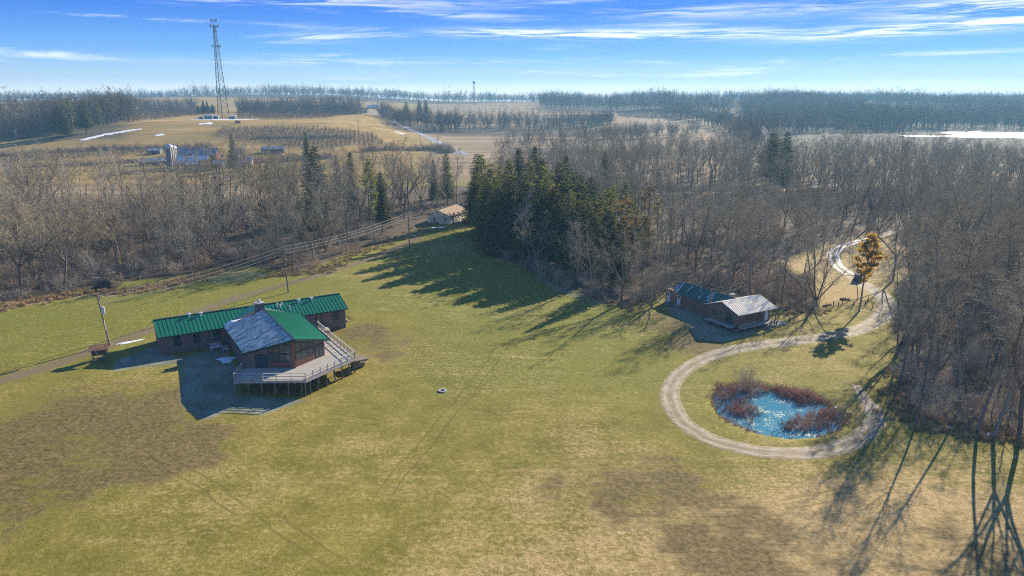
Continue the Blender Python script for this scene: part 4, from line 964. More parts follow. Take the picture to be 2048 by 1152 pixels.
# ---- conifers: (top px, top py, distance, kind, width, label)
SPR = 'dark conifers of the clump above the lawn'
for px, py, y, key, sx, lb in (
        (627, 292, 232, 'darkspruce0', 1.5, 'tall dark spruce standing alone above the bare wood below the farm'), (619, 372, 205, 'olive0', 1.1, 'yellowish olive conifer in front of the lone tall dark spruce'),
        (699, 303, 262, 'darkspruce1', .9, 'small dark spruce tip beside the lone tall spruce'), (671, 309, 268, 'darkspruce0', .8, 'slim spruce tip between the lone tall spruce and a darker tip'), (740, 318, 208, 'mixpine', .9, 'dark green pine mingled with bare limbs above the dirt track'),
        (760, 345, 214, 'olive0', .8, 'ragged olive conifer next to the dark pine above the dirt track'), (892, 304, 275, 'spruce1', 1.1, 'slender spruce behind the cream cottage'), (866, 318, 285, 'darkspruce1', 1.0, 'narrow dark spruce behind the cottage roof'),
        (533, 328, 262, 'olive1', 1.0, 'olive pine half hidden in the bare wood near the farm'), (440, 352, 232, 'rust0', .9, 'brownish pine in the bare wood in front of the barn'), (955, 306, 238, 'spruce0', 1.1, SPR), (962, 312, 220, 'mixpine', 1.1, SPR), (982, 325, 205, 'spruce2', 1.1, SPR), (1000, 328, 216, 'spruce1', 1.0, SPR),
        (1019, 322, 226, 'mixpine', 1.0, SPR), (1037, 296, 236, 'darkspruce0', 1.0, 'tallest dark pointed spruce at the back of the conifer clump'), (1070, 291, 240, 'darkspruce1', .95, 'second dark pointed spruce at the back of the conifer clump'), (1050, 340, 200, 'spruce2', 1.15, SPR), (1085, 316, 216, 'spruce0', 1.1, SPR), (1100, 335, 196, 'mixpine', 1.15, SPR),
        (1120, 322, 210, 'spruce1', 1.1, SPR), (1133, 311, 222, 'darkspruce0', 1.0, 'dark pointed spruce on the shoulder of the conifer clump'), (1150, 340, 198, 'spruce2', 1.1, SPR), (1163, 350, 206, 'spruce0', 1.0, SPR), (1172, 372, 188, 'mixpine', 1.0, SPR), (1110, 372, 182, 'olive0', 1.0, 'shaggy olive conifer at the front of the clump'), (975, 352, 193, 'spruce1', 1.15, SPR),
        (952, 345, 212, 'olive0', .85, 'olive conifer overhanging the cottage porch'), (1020, 352, 188, 'olive0', .95, 'olive conifer behind the pale ghostly tree'), (1075, 355, 185, 'spruce0', 1.1, SPR), (1140, 380, 178, 'spruce2', .95, SPR), (992, 375, 186, 'darkspruce1', 1.1, SPR),
        (1182, 352, 200, 'spruce1', 1.0, SPR), (1176, 392, 180, 'spruce0', 1.1, SPR), (1150, 420, 168, 'spruce1', 1.1, SPR), (1218, 420, 170, 'olive0', 1.0, 'rounded olive conifer below the olive and orange pine'), (1222, 372, 196, 'mixpine', 1.1, 'tall green pine behind the olive and orange pine'), (1290, 432, 166, 'olive1', 1.0, 'small olive pine in the brush above the round bushy tree'),
        (1258, 366, 205, 'mixpine', 1.0, 'tall thin green pine behind the rusty pines'), (1118, 402, 172, 'spruce2', 1.2, SPR), (1060, 385, 180, 'olive0', 1.0, SPR),
        (1188, 420, 166, 'spruce2', 1.1, 'stout green spruce low at the front corner of the conifer clump'), (1160, 400, 172, 'olive0', 1.1, 'bushy olive conifer at the front corner of the conifer clump'), (1272, 402, 182, 'olive1', 1.1, 'loose olive pine between two rusty pines'),
        (1060, 318, 228, 'spruce2', 1.0, SPR), (1008, 345, 200, 'spruce0', 1.0, SPR), (1095, 350, 190, 'spruce1', 1.0, SPR), (1128, 352, 192, 'mixpine', 1.0, SPR), (1262, 430, 164, 'rust0', .9, 'reddish pine in the brush beside the single small dark spruce'),
        (1206, 380, 178, 'olive1', 1.0, 'olive and orange pine at the end of the conifer clump'), (1236, 394, 176, 'rust0', 1.0, 'rusty pine next to the olive and orange pine'), (1303, 374, 198, 'rust0', 1.15, 'tall orange brown pine standing in the bare wood above the cabin'), (1240, 446, 152, 'darkspruce0', 1.0, 'single small dark spruce at the wood edge above the cabin'),
        (1211, 302, 290, 'olive0', .9, 'dim olive conifer deep in the hazy wood'), (1549, 266, 352, 'olive0', 1.5, 'olive conifer of the pair beside the smoking house'), (1576, 262, 356, 'darkspruce1', 1.7, 'dark rounded conifer of the pair beside the smoking house'), (462, 266, 400, 'spruce1', 1.0, 'dark spruce in the farmyard beside the barn'), (610, 263, 385, 'darkspruce0', .9, 'dim evergreen behind the lone tall spruce'),
        (112, 204, 560, 'spruce2', 1.6, 'broad big pine at the edge of the dark wood by the golden field'), (138, 196, 565, 'mixpine', 1.5, 'tallest big pine at the edge of the dark wood by the golden field'), (163, 198, 560, 'spruce2', 1.5, 'dense big pine in the middle of the group by the golden field'), (196, 206, 555, 'mixpine', 1.4, 'looser big pine at the end of the group by the golden field'), (124, 222, 540, 'spruce2', 1.6, 'lower big pine in front of the group by the golden field'),
        (395, 209, 800, 'darkspruce0', 1.4, 'small pointed spruce at the end of the row beyond the tower'), (405, 200, 800, 'darkspruce1', 1.4, 'taller pointed spruce in the row beyond the tower'), (413, 201, 805, 'darkspruce0', 1.3, 'second taller spruce in the row beyond the tower'), (424, 207, 805, 'darkspruce1', 1.5, 'short wide spruce in the row beyond the tower'),
        (812, 203, 880, 'darkspruce0', 1.8, 'dark evergreen in the hedgerow beside the country road'), (838, 199, 890, 'darkspruce1', 1.4, 'first of two pointed evergreens in the roadside hedgerow'), (851, 198, 895, 'darkspruce0', 1.4, 'second of two pointed evergreens in the roadside hedgerow')):
    xyz, H = bytop(px, py, y); nm = 'spruce_tree' if 'spruce' in key else 'pine_tree'; sx *= 1.3 if 160 < y < 250 and px > 900 else 1.0
    tree(key, xyz, max(H, 5.0), nm, lb, 'conifer', SPR if lb is SPR else None, None, sx)
tree('gold', G(1718, 622), 15.5, 'golden_pine', 'golden orange pine standing alone beside the gravel drive', 'conifer', None, 1.0, 1.0, (0, R(3)))
# shaded shaggy skirt trees at the clump's front edge
# ---- deciduous trees with a place of their own: (base px, base py, height, kind, label, lean)
for px, py, H, key, sx, lb, ln in (
        (45, 530, 18, 'spread10', 1.2, 'broad many limbed bare tree in the thicket above the ditch', (0, 0)), (218, 524, 15, 'mossy', .9, 'mossy trunked tree with drooping limbs beside a straight trunked tree', (0, 0)), (241, 546, 19, 'tall1', 1.1, 'straight dark trunked bare tree at the ditch edge next to the mossy tree', (0, 0)),
        (197, 566, 8.5, 'pale0', 1.3, 'small leaning tree with bleached limbs beside the brush mound', (0, R(-8))), (55, 440, 25, 'pale0', 1.2, 'tallest white barked sycamore at the far edge of the ditch wood', (0, R(-3))), (22, 445, 23, 'pale2', 1.0, 'faint white barked sycamore at the picture edge of the ditch wood', (0, 0)),
        (142, 436, 23, 'pale1', 1.0, 'slim white sycamore bent over in the ditch wood', (0, R(-6))), (205, 432, 24, 'pale0', 1.0, 'white topped sycamore between two bare trees in the ditch wood', (0, R(-4))), (256, 430, 25, 'pale1', 1.1, 'white forked sycamore reaching up towards the snow drift', (0, R(-6))), (486, 440, 27, 'pale0', .9, 'tall straight sycamore with white bark in front of the farm', (0, 0)),
        (1044, 524, 17, 'ghost', .8, 'pale ghostly grey tree against the dark conifer clump', (0, R(-3))), (1058, 520, 19, 'pale1', .8, 'slim pale trunk beside the ghostly grey tree', (0, R(2))), (1304, 616, 9.6, 'round12', 1.5, 'small round bushy bare tree by the corner of the cabin', (0, 0)),
        (1455, 596, 22, 'tall0', 1.0, 'dark straight trunk right behind the cabin roof', (0, 0)), (1492, 592, 21, 'slim4', 1.0, 'slender trunk behind the ridge of the tin roof', (0, R(1))), (1502, 590, 23, 'tall2', .9, 'taller trunk twinned with a slender one behind the tin roof', (0, R(3))), (1566, 578, 19, 'slim5', 1.2, 'curved leaning trunk at the edge of the clearing', (0, R(8))),
        (1532, 566, 20, 'slim6', 1.1, 'thin leaning tree between the tin roof and the clearing', (0, R(5))), (1641, 524, 18, 'tall3', 1.0, 'bare tree in the clearing casting a long shadow to the drive', (0, 0)), (1716, 600, 13, 'slim4', .9, 'thin bare sapling behind the golden pine', (0, R(4))),
        (1813, 672, 25, 'vase7', 1.15, 'big many stemmed bare tree where the drive bends at the wood', (0, 0)), (1838, 676, 26, 'vase8', 1.0, 'dark leaning stemmed tree beside the big many stemmed tree', (0, R(8))), (1786, 560, 20, 'vase9', 1.0, 'forked bare tree behind the golden pine across the drive', (0, 0)), (1758, 470, 17, 'round12', 1.0, 'low bushy bare tree where the drive leaves the wood', (0, 0)),
        (1858, 730, 24, 'slim4', 1.0, 'pale straight trunk in the brush beside the stemmed trees', (0, R(4))), (1876, 740, 24, 'slim5', 1.0, 'second straight trunk in the brush beside the stemmed trees', (0, R(2))), (1918, 820, 23, 'slim6', 1.0, 'tall trunk in the red brush near the lawn edge', (0, R(3))), (1952, 866, 26, 'slim6', 1.1, 'slim tall tree at the lawn edge throwing a thin shadow', (0, R(2))),
        (1986, 878, 23, 'vase8', .75, 'many stemmed grey tree at the lawn edge above the snow scrap', (0, R(5))), (2036, 885, 25, 'vase7', .85, 'forked tree at the lawn edge throwing the widest shadow', (0, R(1))), (2056, 880, 24, 'slim5', .9, 'slim tree at the very edge of the lawn beside the forked tree', (0, 0)), (1830, 850, 20, 'slim5', 1.0, 'slim tree at the brush corner beside the gravel loop', (0, R(3))),
        (1800, 770, 21, 'tall0', 1.0, 'dark tree in the shaded brush close to the gravel loop', (0, R(-2))), (1795, 712, 19, 'slim6', 1.0, 'slender tree where brush meets the grass of the loop', (0, 0)), (385, 552, 12, 'tall2', 1.2, 'low branched bare tree at the ditch behind the lodge', (0, 0)), (1182, 596, 14, 'tall1', 1.1, 'grey bare tree at the brush edge below the rusty pine', (0, 0)), (775, 200 + 55, 17, 'round12', .8, 'round crowned bare tree at the crest beside the country road', (0, 0)), (1705, 690, 1, 'slim4', 1, None, (0, 0))):
    if lb: tree(key, G(px, py), H, 'bare_tree', lb, 'tree', None, None, sx, ln)

# ---- the woods: nearest trees one by one, everything farther as woodland
BT = [k for k in PROTO if k.startswith(('tall', 'slim', 'vase', 'round'))]
lane = [p[:2] for p in gp((1240, 391), (1450, 387), (1600, 377), (1680, 368))]
avoid = [((cb0[0] + 5, cb0[1] - 0), 10), ((32 + 8, 137), 9), ((-20, 238), 12)]
clearp = gp((1545, 525), (1660, 482), (1760, 468), (1850, 520), (1795, 590), (1640, 620), (1620, 560))
W_L, W_R = LITTER
glade = gp((1490, 372), (1560, 362), (1640, 368), (1600, 380), (1500, 384))


def scatter_pts(poly, n, gap, rr, taken, ymax=1e9, ymin=-1e9):
    xs_ = [p[0] for p in poly]; ys_ = [p[1] for p in poly]; out = []; cell = {}
    def near(x, y, g):
        i, j = int(x // 6), int(y // 6)
        return any((a - x) ** 2 + (b - y) ** 2 < g * g for ii in (i - 1, i, i + 1) for jj in (j - 1, j, j + 1) for a, b in cell.get((ii, jj), ()))
    for x, y in taken: cell.setdefault((int(x // 6), int(y // 6)), []).append((x, y))
    X = np.array([rr.uniform(min(xs_), max(xs_)) for _ in range(n)]); Y = np.array([rr.uniform(max(min(ys_), ymin), min(max(ys_), ymax)) for _ in range(n)])
    ok = inpoly(X, Y, poly) & (segdist(X, Y, DRIVE) > 3.2) & (segdist(X, Y, lane) > 4) & ~inpoly(X, Y, clearp) & ~inpoly(X, Y, POND) & ~inpoly(X, Y, glade) & (X < Y * .98 + 22) & (X > -Y * .9 - 20)
    ok &= ~((X > -37) & (X < -9) & (Y > 196) & (Y < 250)) & ~((X > -20) & (X < 14) & (Y > 240) & (Y < 288))
    for (a, b), r_ in avoid: ok &= np.hypot(X - a, Y - b) > r_
    for x, y in zip(X[ok], Y[ok]):
        if not near(x, y, gap): cell.setdefault((int(x // 6), int(y // 6)), []).append((x, y)); out.append((x, y))
    return out


rw = random.Random(21)
tl = scatter_pts(W_L, 2600, 5.6, rw, PLACED, 285); tr_ = scatter_pts(W_R, 10500, 6.2, rw, PLACED, 440)
tr_ = [(x, y) for x, y in tr_ if not (.2 < x / y < .42 and 235 < y < 302 and rw.random() < .75)]
tr_ = [(x, y) for x, y in tr_ if not (y > 190 and rw.random() < .12) and not (y < 118 and rw.random() < .62)]
# thin the strip behind the wood on the left so that the fields show through
tl = [(x, y) for x, y in tl if not (y > 225 and x < -95 and rw.random() < .45) and rw.random() < .92]
allp = sorted([(x, y, 0) for x, y in tl] + [(x, y, 1) for x, y in tr_], key=lambda p: math.hypot(p[0], p[1]))
near_, far_ = [], []
cnt = {0: 0, 1: 0}
for x, y, s in allp:
    lim = 108 if s == 0 else 150
    if abs(x) > y * .76 + 4: far_.append((x, y, s)); continue
    (near_ if cnt[s] < lim else far_).append((x, y, s)); cnt[s] += 1
GL = (('ditch wood', 'bare grey tree in the wood beyond the ditch and the pole line'), ('wood round the conifers', 'bare grey tree in the wood between the conifer clump and the cabin'), ('brush wood by the drive', 'bare tree rising from the red brush of the wood beside the gravel drive'), ('cottage wood', 'bare tree in the thin wood around the cream cottage'))
for x, y, s in near_:
    q = x / y; gi = (0 if q < -.22 else 3) if s == 0 else (1 if (q < .47 and not (q > .38 and y < 130)) else 2)
    g_ = GL[gi]; k = rw.choice(BT); H = (rw.choice((rw.uniform(10, 15), rw.uniform(15, 21), rw.uniform(19, 25))) if y < 200 else rw.uniform(17, 26)) * (1 if q > -.5 else .88) if s == 0 else (rw.uniform(14, 22) if gi == 1 else rw.uniform(16, 25))
    if gi == 2 and rw.random() < .5: k = rw.choice(['slim4', 'slim5', 'slim6'])
    tree(k, (x, y, float(Z(x, y)) - .1), H, 'bare_tree', g_[1], 'tree', g_[0], None, rw.uniform(.85, 1.15), (rw.gauss(0, .04), rw.gauss(0, .04)))


def scatter(name, label, pts, rots, scls, picks, protos):
    """one mass as ONE object: points carrying copies of the given meshes (each proto: list of meshes)"""
    me = bpy.data.meshes.new(name); pts = np.array(pts, np.float32); me.vertices.add(len(pts)); me.vertices.foreach_set('co', pts.ravel())
    for nm, typ, data in (('turn', 'FLOAT_VECTOR', rots), ('size', 'FLOAT_VECTOR', scls), ('pick', 'INT', picks)):
        a = me.attributes.new(nm, typ, 'POINT'); a.data.foreach_set('vector' if 'VEC' in typ else 'value', np.array(data, np.int32 if typ == 'INT' else np.float32).ravel())
    o = bpy.data.objects.new(name, me); COL.objects.link(o)
    ng = bpy.data.node_groups.new(name + '_spread', 'GeometryNodeTree'); ng.interface.new_socket('Geometry', in_out='INPUT', socket_type='NodeSocketGeometry'); ng.interface.new_socket('Geometry', in_out='OUTPUT', socket_type='NodeSocketGeometry')
    t = NT(ng); gi = ng.nodes.new('NodeGroupInput'); go = ng.nodes.new('NodeGroupOutput'); jn = ng.nodes.new('GeometryNodeJoinGeometry')
    for ms in protos[::-1]:
        j2 = ng.nodes.new('GeometryNodeJoinGeometry')
        for m_ in ms:
            if m_.name not in SRC: SRC[m_.name] = bpy.data.objects.new('source_' + m_.name, m_)
            oi = ng.nodes.new('GeometryNodeObjectInfo'); oi.inputs['Object'].default_value = SRC[m_.name]; ng.links.new(oi.outputs['Geometry'], j2.inputs[0])
        gt = ng.nodes.new('GeometryNodeGeometryToInstance'); ng.links.new(j2.outputs[0], gt.inputs[0]); ng.links.new(gt.outputs[0], jn.inputs[0])
    def na(nm, dt):
        n = ng.nodes.new('GeometryNodeInputNamedAttribute'); n.data_type = dt; n.inputs['Name'].default_value = nm; return n.outputs['Attribute']
    er = ng.nodes.new('FunctionNodeEulerToRotation'); ng.links.new(na('turn', 'FLOAT_VECTOR'), er.inputs[0])
    ip = ng.nodes.new('GeometryNodeInstanceOnPoints'); ip.inputs['Pick Instance'].default_value = True
    ng.links.new(gi.outputs[0], ip.inputs['Points']); ng.links.new(jn.outputs[0], ip.inputs['Instance']); ng.links.new(na('pick', 'INT'), ip.inputs['Instance Index']); ng.links.new(er.outputs[0], ip.inputs['Rotation']); ng.links.new(na('size', 'FLOAT_VECTOR'), ip.inputs['Scale'])
    ng.links.new(ip.outputs[0], go.inputs[0]); md = o.modifiers.new('spread', 'NODES'); md.node_group = ng
    return tag(o, label, None, None, 'stuff')


SRC = {}


def spread(name, label, items, protos, rr):
    """items: (x, y, z, size, flat) tuples"""
    n = len(items)
    return scatter(name, label, [i[:3] for i in items], [(rr.gauss(0, .05), rr.gauss(0, .05), rr.random() * 6.283) for _ in range(n)], [(i[3] * i[4], i[3] * i[4], i[3]) for i in items], [rr.randrange(len(protos)) for _ in range(n)], protos)


# low detail trees for the masses
FARBARK = bark('far_bark', [(.085, .07, .055), (.12, .10, .08)]); FARTWIG = bark('far_twigs', [(.19, .155, .115), (.27, .225, .165), (.22, .17, .12)], vary=.2)
FAR = []
for i, k in enumerate(('far', 'far', 'far', 'sapling', 'sapling', 'far')):
    T, C_ = bare_tree(600 + i, 20.0, k, 2.2); FAR.append([T.mesh('far_trunk%d' % i, FARBARK, True), C_.mesh('far_crown%d' % i, FARTWIG)])
FULL = [list(PROTO[k]) for k in BT]
spread('mid_wood', 'deeper bare wood behind the nearest trees, reading as one grey mass', [(x, y, float(Z(x, y)) - .1, (rw.uniform(17, 26) if s == 0 else rw.uniform(11, 19) * (1.25 if y > 290 else 1) * (1.25 if rw.random() < .12 else 1)) / 20, rw.uniform(.85, 1.15)) for x, y, s in far_], FULL, rw)

# undergrowth
SH = [[shrub(700 + i, 1.0 * h, 24, sp).mesh('shrub%d' % i, SHRUB)] for i, (h, sp) in enumerate(((2.2, .6), (2.6, .45), (3.0, .35), (1.8, .8), (3.6, .3)))]
SAP = [[m_ for m_ in f] for f in FAR[3:5]]
ug = []
for poly, n, ym in ((W_L, 9000, 275), (W_R, 30000, 330)):
    for x, y in scatter_pts(poly, n, .9, rw, [], ym):
        e = -float(sdf(np.array([x]), np.array([y]), poly)[0]); q = x / y
        if y > 190 and rw.random() < (.45 if poly is W_R else .4): continue
        if poly is W_R and y < 125 and rw.random() < .45: continue
        if y > 165 and q > -.1 and rw.random() < .55: continue
        if .2 < q < .42 and 262 < y < 304: continue
        ug.append((x, y, float(Z(x, y)), rw.uniform(.5, 1.25) * (1.15 if q < -.3 or q > .5 else .95), rw.uniform(.9, 1.5)))
spread('undergrowth', 'tangled brown leafless undergrowth filling the woods', ug, SH, rw)
sp_ = [(x, y, float(Z(x, y)), rw.uniform(.22, .5), rw.uniform(.9, 1.3)) for poly, n, ym in ((W_L, 700, 285), (W_R, 1900, 380)) for x, y in scatter_pts(poly, n, 2.0, rw, PLACED, ym) if not (x / y > .5 and rw.random() < .6)]
spread('sapling_thicket', 'thin bare saplings growing between the trees', sp_, SAP, rw)

# ---- reeds, bush, tussocks, brush mound
def blades(seed, n, h, rad, wd=.02):
    rr = random.Random(seed); S = MB()
    for k in range(n):
        a = rr.random() * 6.283; r_ = rad * rr.random() ** .6; p = Vector((math.cos(a) * r_, math.sin(a) * r_, -.05)); d = Vector((rr.gauss(0, .28), rr.gauss(0, .28), 1)).normalized(); L = h * rr.uniform(.55, 1.15); s = Vector((rr.gauss(0, 1), rr.gauss(0, 1), 0)).normalized() * wd
        m_ = p + d * L * .6; q = m_ + (d + Vector((rr.gauss(0, .5), rr.gauss(0, .5), -.1))).normalized() * L * .4
        S.add([p - s, p + s, m_ + s * .8, m_ - s * .8, q], [(0, 1, 2, 3), (3, 2, 4)])
    return S


RD_ = [[blades(800 + i, 15, 1.5 + .2 * i, .45, .028).mesh('reed%d' % i, REEDM)] for i in range(4)]
reedpolys = [gp((1426, 792), (1442, 774), (1490, 766), (1552, 777), (1550, 788), (1522, 796), (1500, 806), (1498, 814), (1524, 828), (1522, 838), (1494, 848), (1470, 843), (1438, 824)),
             gp((1556, 779), (1622, 786), (1652, 806), (1640, 816), (1600, 813), (1576, 804), (1560, 796)), gp((1560, 852), (1600, 842), (1632, 828), (1654, 816), (1686, 834), (1676, 852), (1640, 866), (1590, 871), (1566, 866))]
rp = []
for poly in reedpolys:
    xa = [p[0] for p in poly]; ya = [p[1] for p in poly]
    X = np.array([rw.uniform(min(xa) - .8, max(xa) + .8) for _ in range(900)]); Y = np.array([rw.uniform(min(ya) - .8, max(ya) + .8) for _ in range(900)])
    for x, y in zip(X, Y):
        sd_ = float(sdf(np.array([x]), np.array([y]), poly)[0]) + rw.gauss(0, .35)
        if sd_ < .25 and rw.random() < min(.6, .22 - sd_ * .6): rp.append((x, y, max(POND_Z, float(Z(x, y))), rw.choice((.2, .3, .4, .5, .65, .9)) * (.75 if sd_ > -.4 else 1), rw.uniform(1.0, 2.0)))
rim = smooth_line(POND + [POND[0]], 30)
for k in range(210):
    p = rim[rw.randrange(len(rim))]; x, y = p[0] + rw.gauss(0, .35), p[1] + rw.gauss(0, .35)
    if y > 82.5 or rw.random() < .25: rp.append((x, y, max(POND_Z, float(Z(x, y))), rw.uniform(.15, .45), rw.uniform(1.2, 2.4)))
spread('reeds', 'dead reddish brown reeds crowding the pond', rp, RD_, rw)
for k in range(18):
    a = rw.random() * 6.28
PROTO['bush'] = (shrub(850, 4.2, 34, .3).mesh('bush_stems', SHRUB), shrub(851, 3.4, 30, .4).mesh('bush_twigs', SHRUB))
bx = G(1493, 790); bo = thing('bush', 'tall grey bush standing among the reeds of the pond', 'bush', (bx[0], bx[1], POND_Z)); 
for nm, m_ in zip(('stems', 'twigs'), PROTO['bush']): c = bpy.data.objects.new(nm, m_); COL.objects.link(c); c.parent = bo
STR = [[blades(860 + i, 60, .75, .5, .025).mesh('tussock%d' % i, STRAWM)] for i in range(3)]
tp = []
dl = smooth_line(DITCH, 40)
for k in range(620):
    p = dl[rw.randrange(len(dl))]; x, y = p[0] + rw.gauss(0, 1.4), p[1] + rw.gauss(1.2, 1.6); tp.append((x, y, float(Z(x, y)), rw.uniform(.4, 1.3), rw.uniform(.8, 1.4)))
for line, n, sp2 in ((gp((560, 548), (640, 540), (700, 512), (790, 480), (850, 460)), 260, 1.8), (RPOLY[:5], 260, 1.3), (gp((1180, 598), (1250, 614), (1320, 600), (1560, 624), (1640, 626)), 110, 1.5)):
    l2 = smooth_line(line, 30)
    for k in range(n): p = l2[rw.randrange(len(l2))]; x, y = p[0] + rw.gauss(0, sp2), p[1] + rw.gauss(0, sp2); tp.append((x, y, float(Z(x, y)), rw.uniform(.4, 1.2), rw.uniform(.8, 1.4)))
spread('rough_grass', 'straw coloured tussocks along the ditch and the wood edges', tp, STR, rw)
bc = G(214, 575); bm = thing('brush_mound', 'dark rounded brush mound at the end of the ditch thicket', 'brush pile', (bc[0], bc[1], bc[2]), .3)
rr = random.Random(5); mb = MB(); n = 22; rings = 6
vs = [(2.5 * math.cos(math.pi / 2 * j / rings) * (1 + .16 * rr.gauss(0, 1)) * math.cos(6.283 * i / n), 2.1 * math.cos(math.pi / 2 * j / rings) * (1 + .16 * rr.gauss(0, 1)) * math.sin(6.283 * i / n), 1.9 * math.sin(math.pi / 2 * j / rings) * (1 + .1 * rr.gauss(0, 1)) - .1) for j in range(rings + 1) for i in range(n)]
mb.add(vs, [(j * n + i, j * n + (i + 1) % n, (j + 1) * n + (i + 1) % n, (j + 1) * n + i) for j in range(rings) for i in range(n)]); mb.build('mound', simple('dark_earth', (.05, .045, .025), .95, .4, 1.5), bm, True)
mb = MB()
for k in range(26): a, b = rr.random() * 6.28, rr.random() * 1.3; p = Vector((2.5 * math.cos(b) * math.cos(a), 2.1 * math.cos(b) * math.sin(a), 2.5 * math.sin(b))); q = p + Vector((rr.gauss(0, 1.1), rr.gauss(0, 1.1), rr.uniform(-.2, .9))); mb.tube([p, p.lerp(q, .5) + Vector((0, 0, .1)), q], [.04, .03, .015], 4)
mb.build('sticks', SHRUB, bm)
for k, (px, py, rz, L, lb) in enumerate(((493, 440, 10, 4, 'short pale fallen log in the wood below the farm'), (1655, 612, 20, 2.2, 'dark fallen branch beside the fence posts'), (1690, 600, -20, 2.0, 'rotting log lying behind the fence posts'), (1580, 640, 65, 1.6, 'dark stump log in the grass beyond the cabin porch'))):
    c = G(px, py); mb = MB(); mb.tube([(-L / 2, 0, .16), (0, .1, .2), (L / 2, 0, .16)], [.2, .18, .13], 8, True)
    for j in range(3): mb.tube([(L * (j - 1) * .25, .0, .2), (L * (j - 1) * .25 + .3, .3, .7)], [.06, .02], 5)
    o = mb.build('log', PALEBARK if k == 0 else POSTW); o.location = c; o.rotation_euler = (0, 0, R(rz)); tag(o, lb, 'log')
for px, py in ((1666, 613), (1676, 615), (1684, 610), (1706, 614), (1730, 612), (1735, 604), (1745, 616)):
    c = G(px, py); mb = MB(); mb.tube([(0, 0, -.3), (.03, 0, .6), (.05, .02, 1.15)], [.1, .1, .09], 8, True); o = mb.build('fence_post', POSTW); o.location = c; tag(o, 'short dark wooden post in the grass around the golden pine', 'post', 'short posts by the golden pine')

# ---- dark car on the drive
cc = G(1716, 560); car = thing('parked_car', 'dark sport utility car on the gravel drive behind the golden pine', 'car', cc, R(62))
CARP = simple('dark_car_paint', (.025, .028, .032), .25, .1, spec=.6)
mb = MB(); side = [(-2.3, .45), (-2.35, .85), (-2.2, 1.0), (-1.9, 1.05), (2.1, 1.0), (2.3, .8), (2.3, .45)]
mb.add([(x, -.92, z) for x, z in side] + [(x, .92, z) for x, z in side], [tuple(range(6, -1, -1)), tuple(range(7, 14))] + [(i, (i + 1) % 7, 7 + (i + 1) % 7, 7 + i) for i in range(7)])
cab = [(-2.1, 1.02), (-1.75, 1.68), (.45, 1.72), (1.15, 1.02)]
mb.add([(x, -.9 + (z > 1.2) * .14, z) for x, z in cab] + [(x, .9 - (z > 1.2) * .14, z) for x, z in cab], [(3, 2, 1, 0), (4, 5, 6, 7), (0, 1, 5, 4), (1, 2, 6, 5), (2, 3, 7, 6)]); mb.build('body', CARP, car)
for s in (-1, 1): mb = MB(); mb.add([(-1.85, s * .885, 1.1), (-1.62, s * .80, 1.58), (.38, s * .79, 1.62), (.92, s * .885, 1.1)], [(0, 1, 2, 3)[::s]]); mb.v = [(x, y + s * .012, z) for x, y, z in mb.v]; mb.build('side_window', GLASS, car)
mb = MB(); mb.add([(.52, -.72, 1.66), (1.1, -.8, 1.1), (1.1, .8, 1.1), (.52, .72, 1.66)], [(0, 1, 2, 3)]); mb.v = [(x + .04, y, z + .03) for x, y, z in mb.v]; mb.build('windscreen', GLASS, car)
for x in (-1.4, 1.4):
    for y in (-.85, .85): mb = MB(); mb.tube([(x, y - .11, .36), (x, y + .11, .36)], .36, 16, True); wh = mb.build('wheel', BLACK, car); mb = MB(); mb.tube([(x, y - .125, .36), (x, y + .125, .36)], .2, 12, True); mb.build('rim', GALV, wh)
for y in (-.7, .7): mb = MB(); mb.box(2.27, y - .16, .68, 2.33, y + .16, .84); mb.build('headlight', WHITE, car)

# ------------------------------------------------------------------ the farm, the tower and the hill
def barn(name, label, px, py, L, W, eh, rh, rz, wm, rm_, cat='barn', doors=1, wins=2, group=None):
    c = G(px, py); t = thing(name, label, cat, c, R(rz), group); mb = MB(); mb.box(-L / 2, -W / 2, -.6, L / 2, W / 2, eh)
    for x in (-L / 2, L / 2 - .1): mb.add([(x, -W / 2, eh), (x + .1, -W / 2, eh), (x + .1, W / 2, eh), (x, W / 2, eh), (x, 0, rh - .1), (x + .1, 0, rh - .1)], [(0, 1, 5, 4), (4, 5, 2, 3), (0, 4, 3), (1, 2, 5)])
    mb.build('wall', wm, t); mb = MB()
    for s in (-1, 1): mb.slab([(-L / 2 - .4, s * (W / 2 + .4), eh - .1), (L / 2 + .4, s * (W / 2 + .4), eh - .1), (L / 2 + .4, 0, rh), (-L / 2 - .4, 0, rh)], .15)
    mb.build('roof', rm_, t)
    for i in range(doors): x = (i + 1) / (doors + 1) * L - L / 2; mb = MB(); mb.box(x - .9, -W / 2 - .06, -.1, x + .9, -W / 2, min(2.4, eh - .3)); mb.build('door', DARKF, t)
    for i in range(wins): x = (i + .5) / wins * L - L / 2; window(t, (x - .4, -W / 2, eh * .45), (1, 0, 0), .8, .9, bars=0, cross=1)
    return t


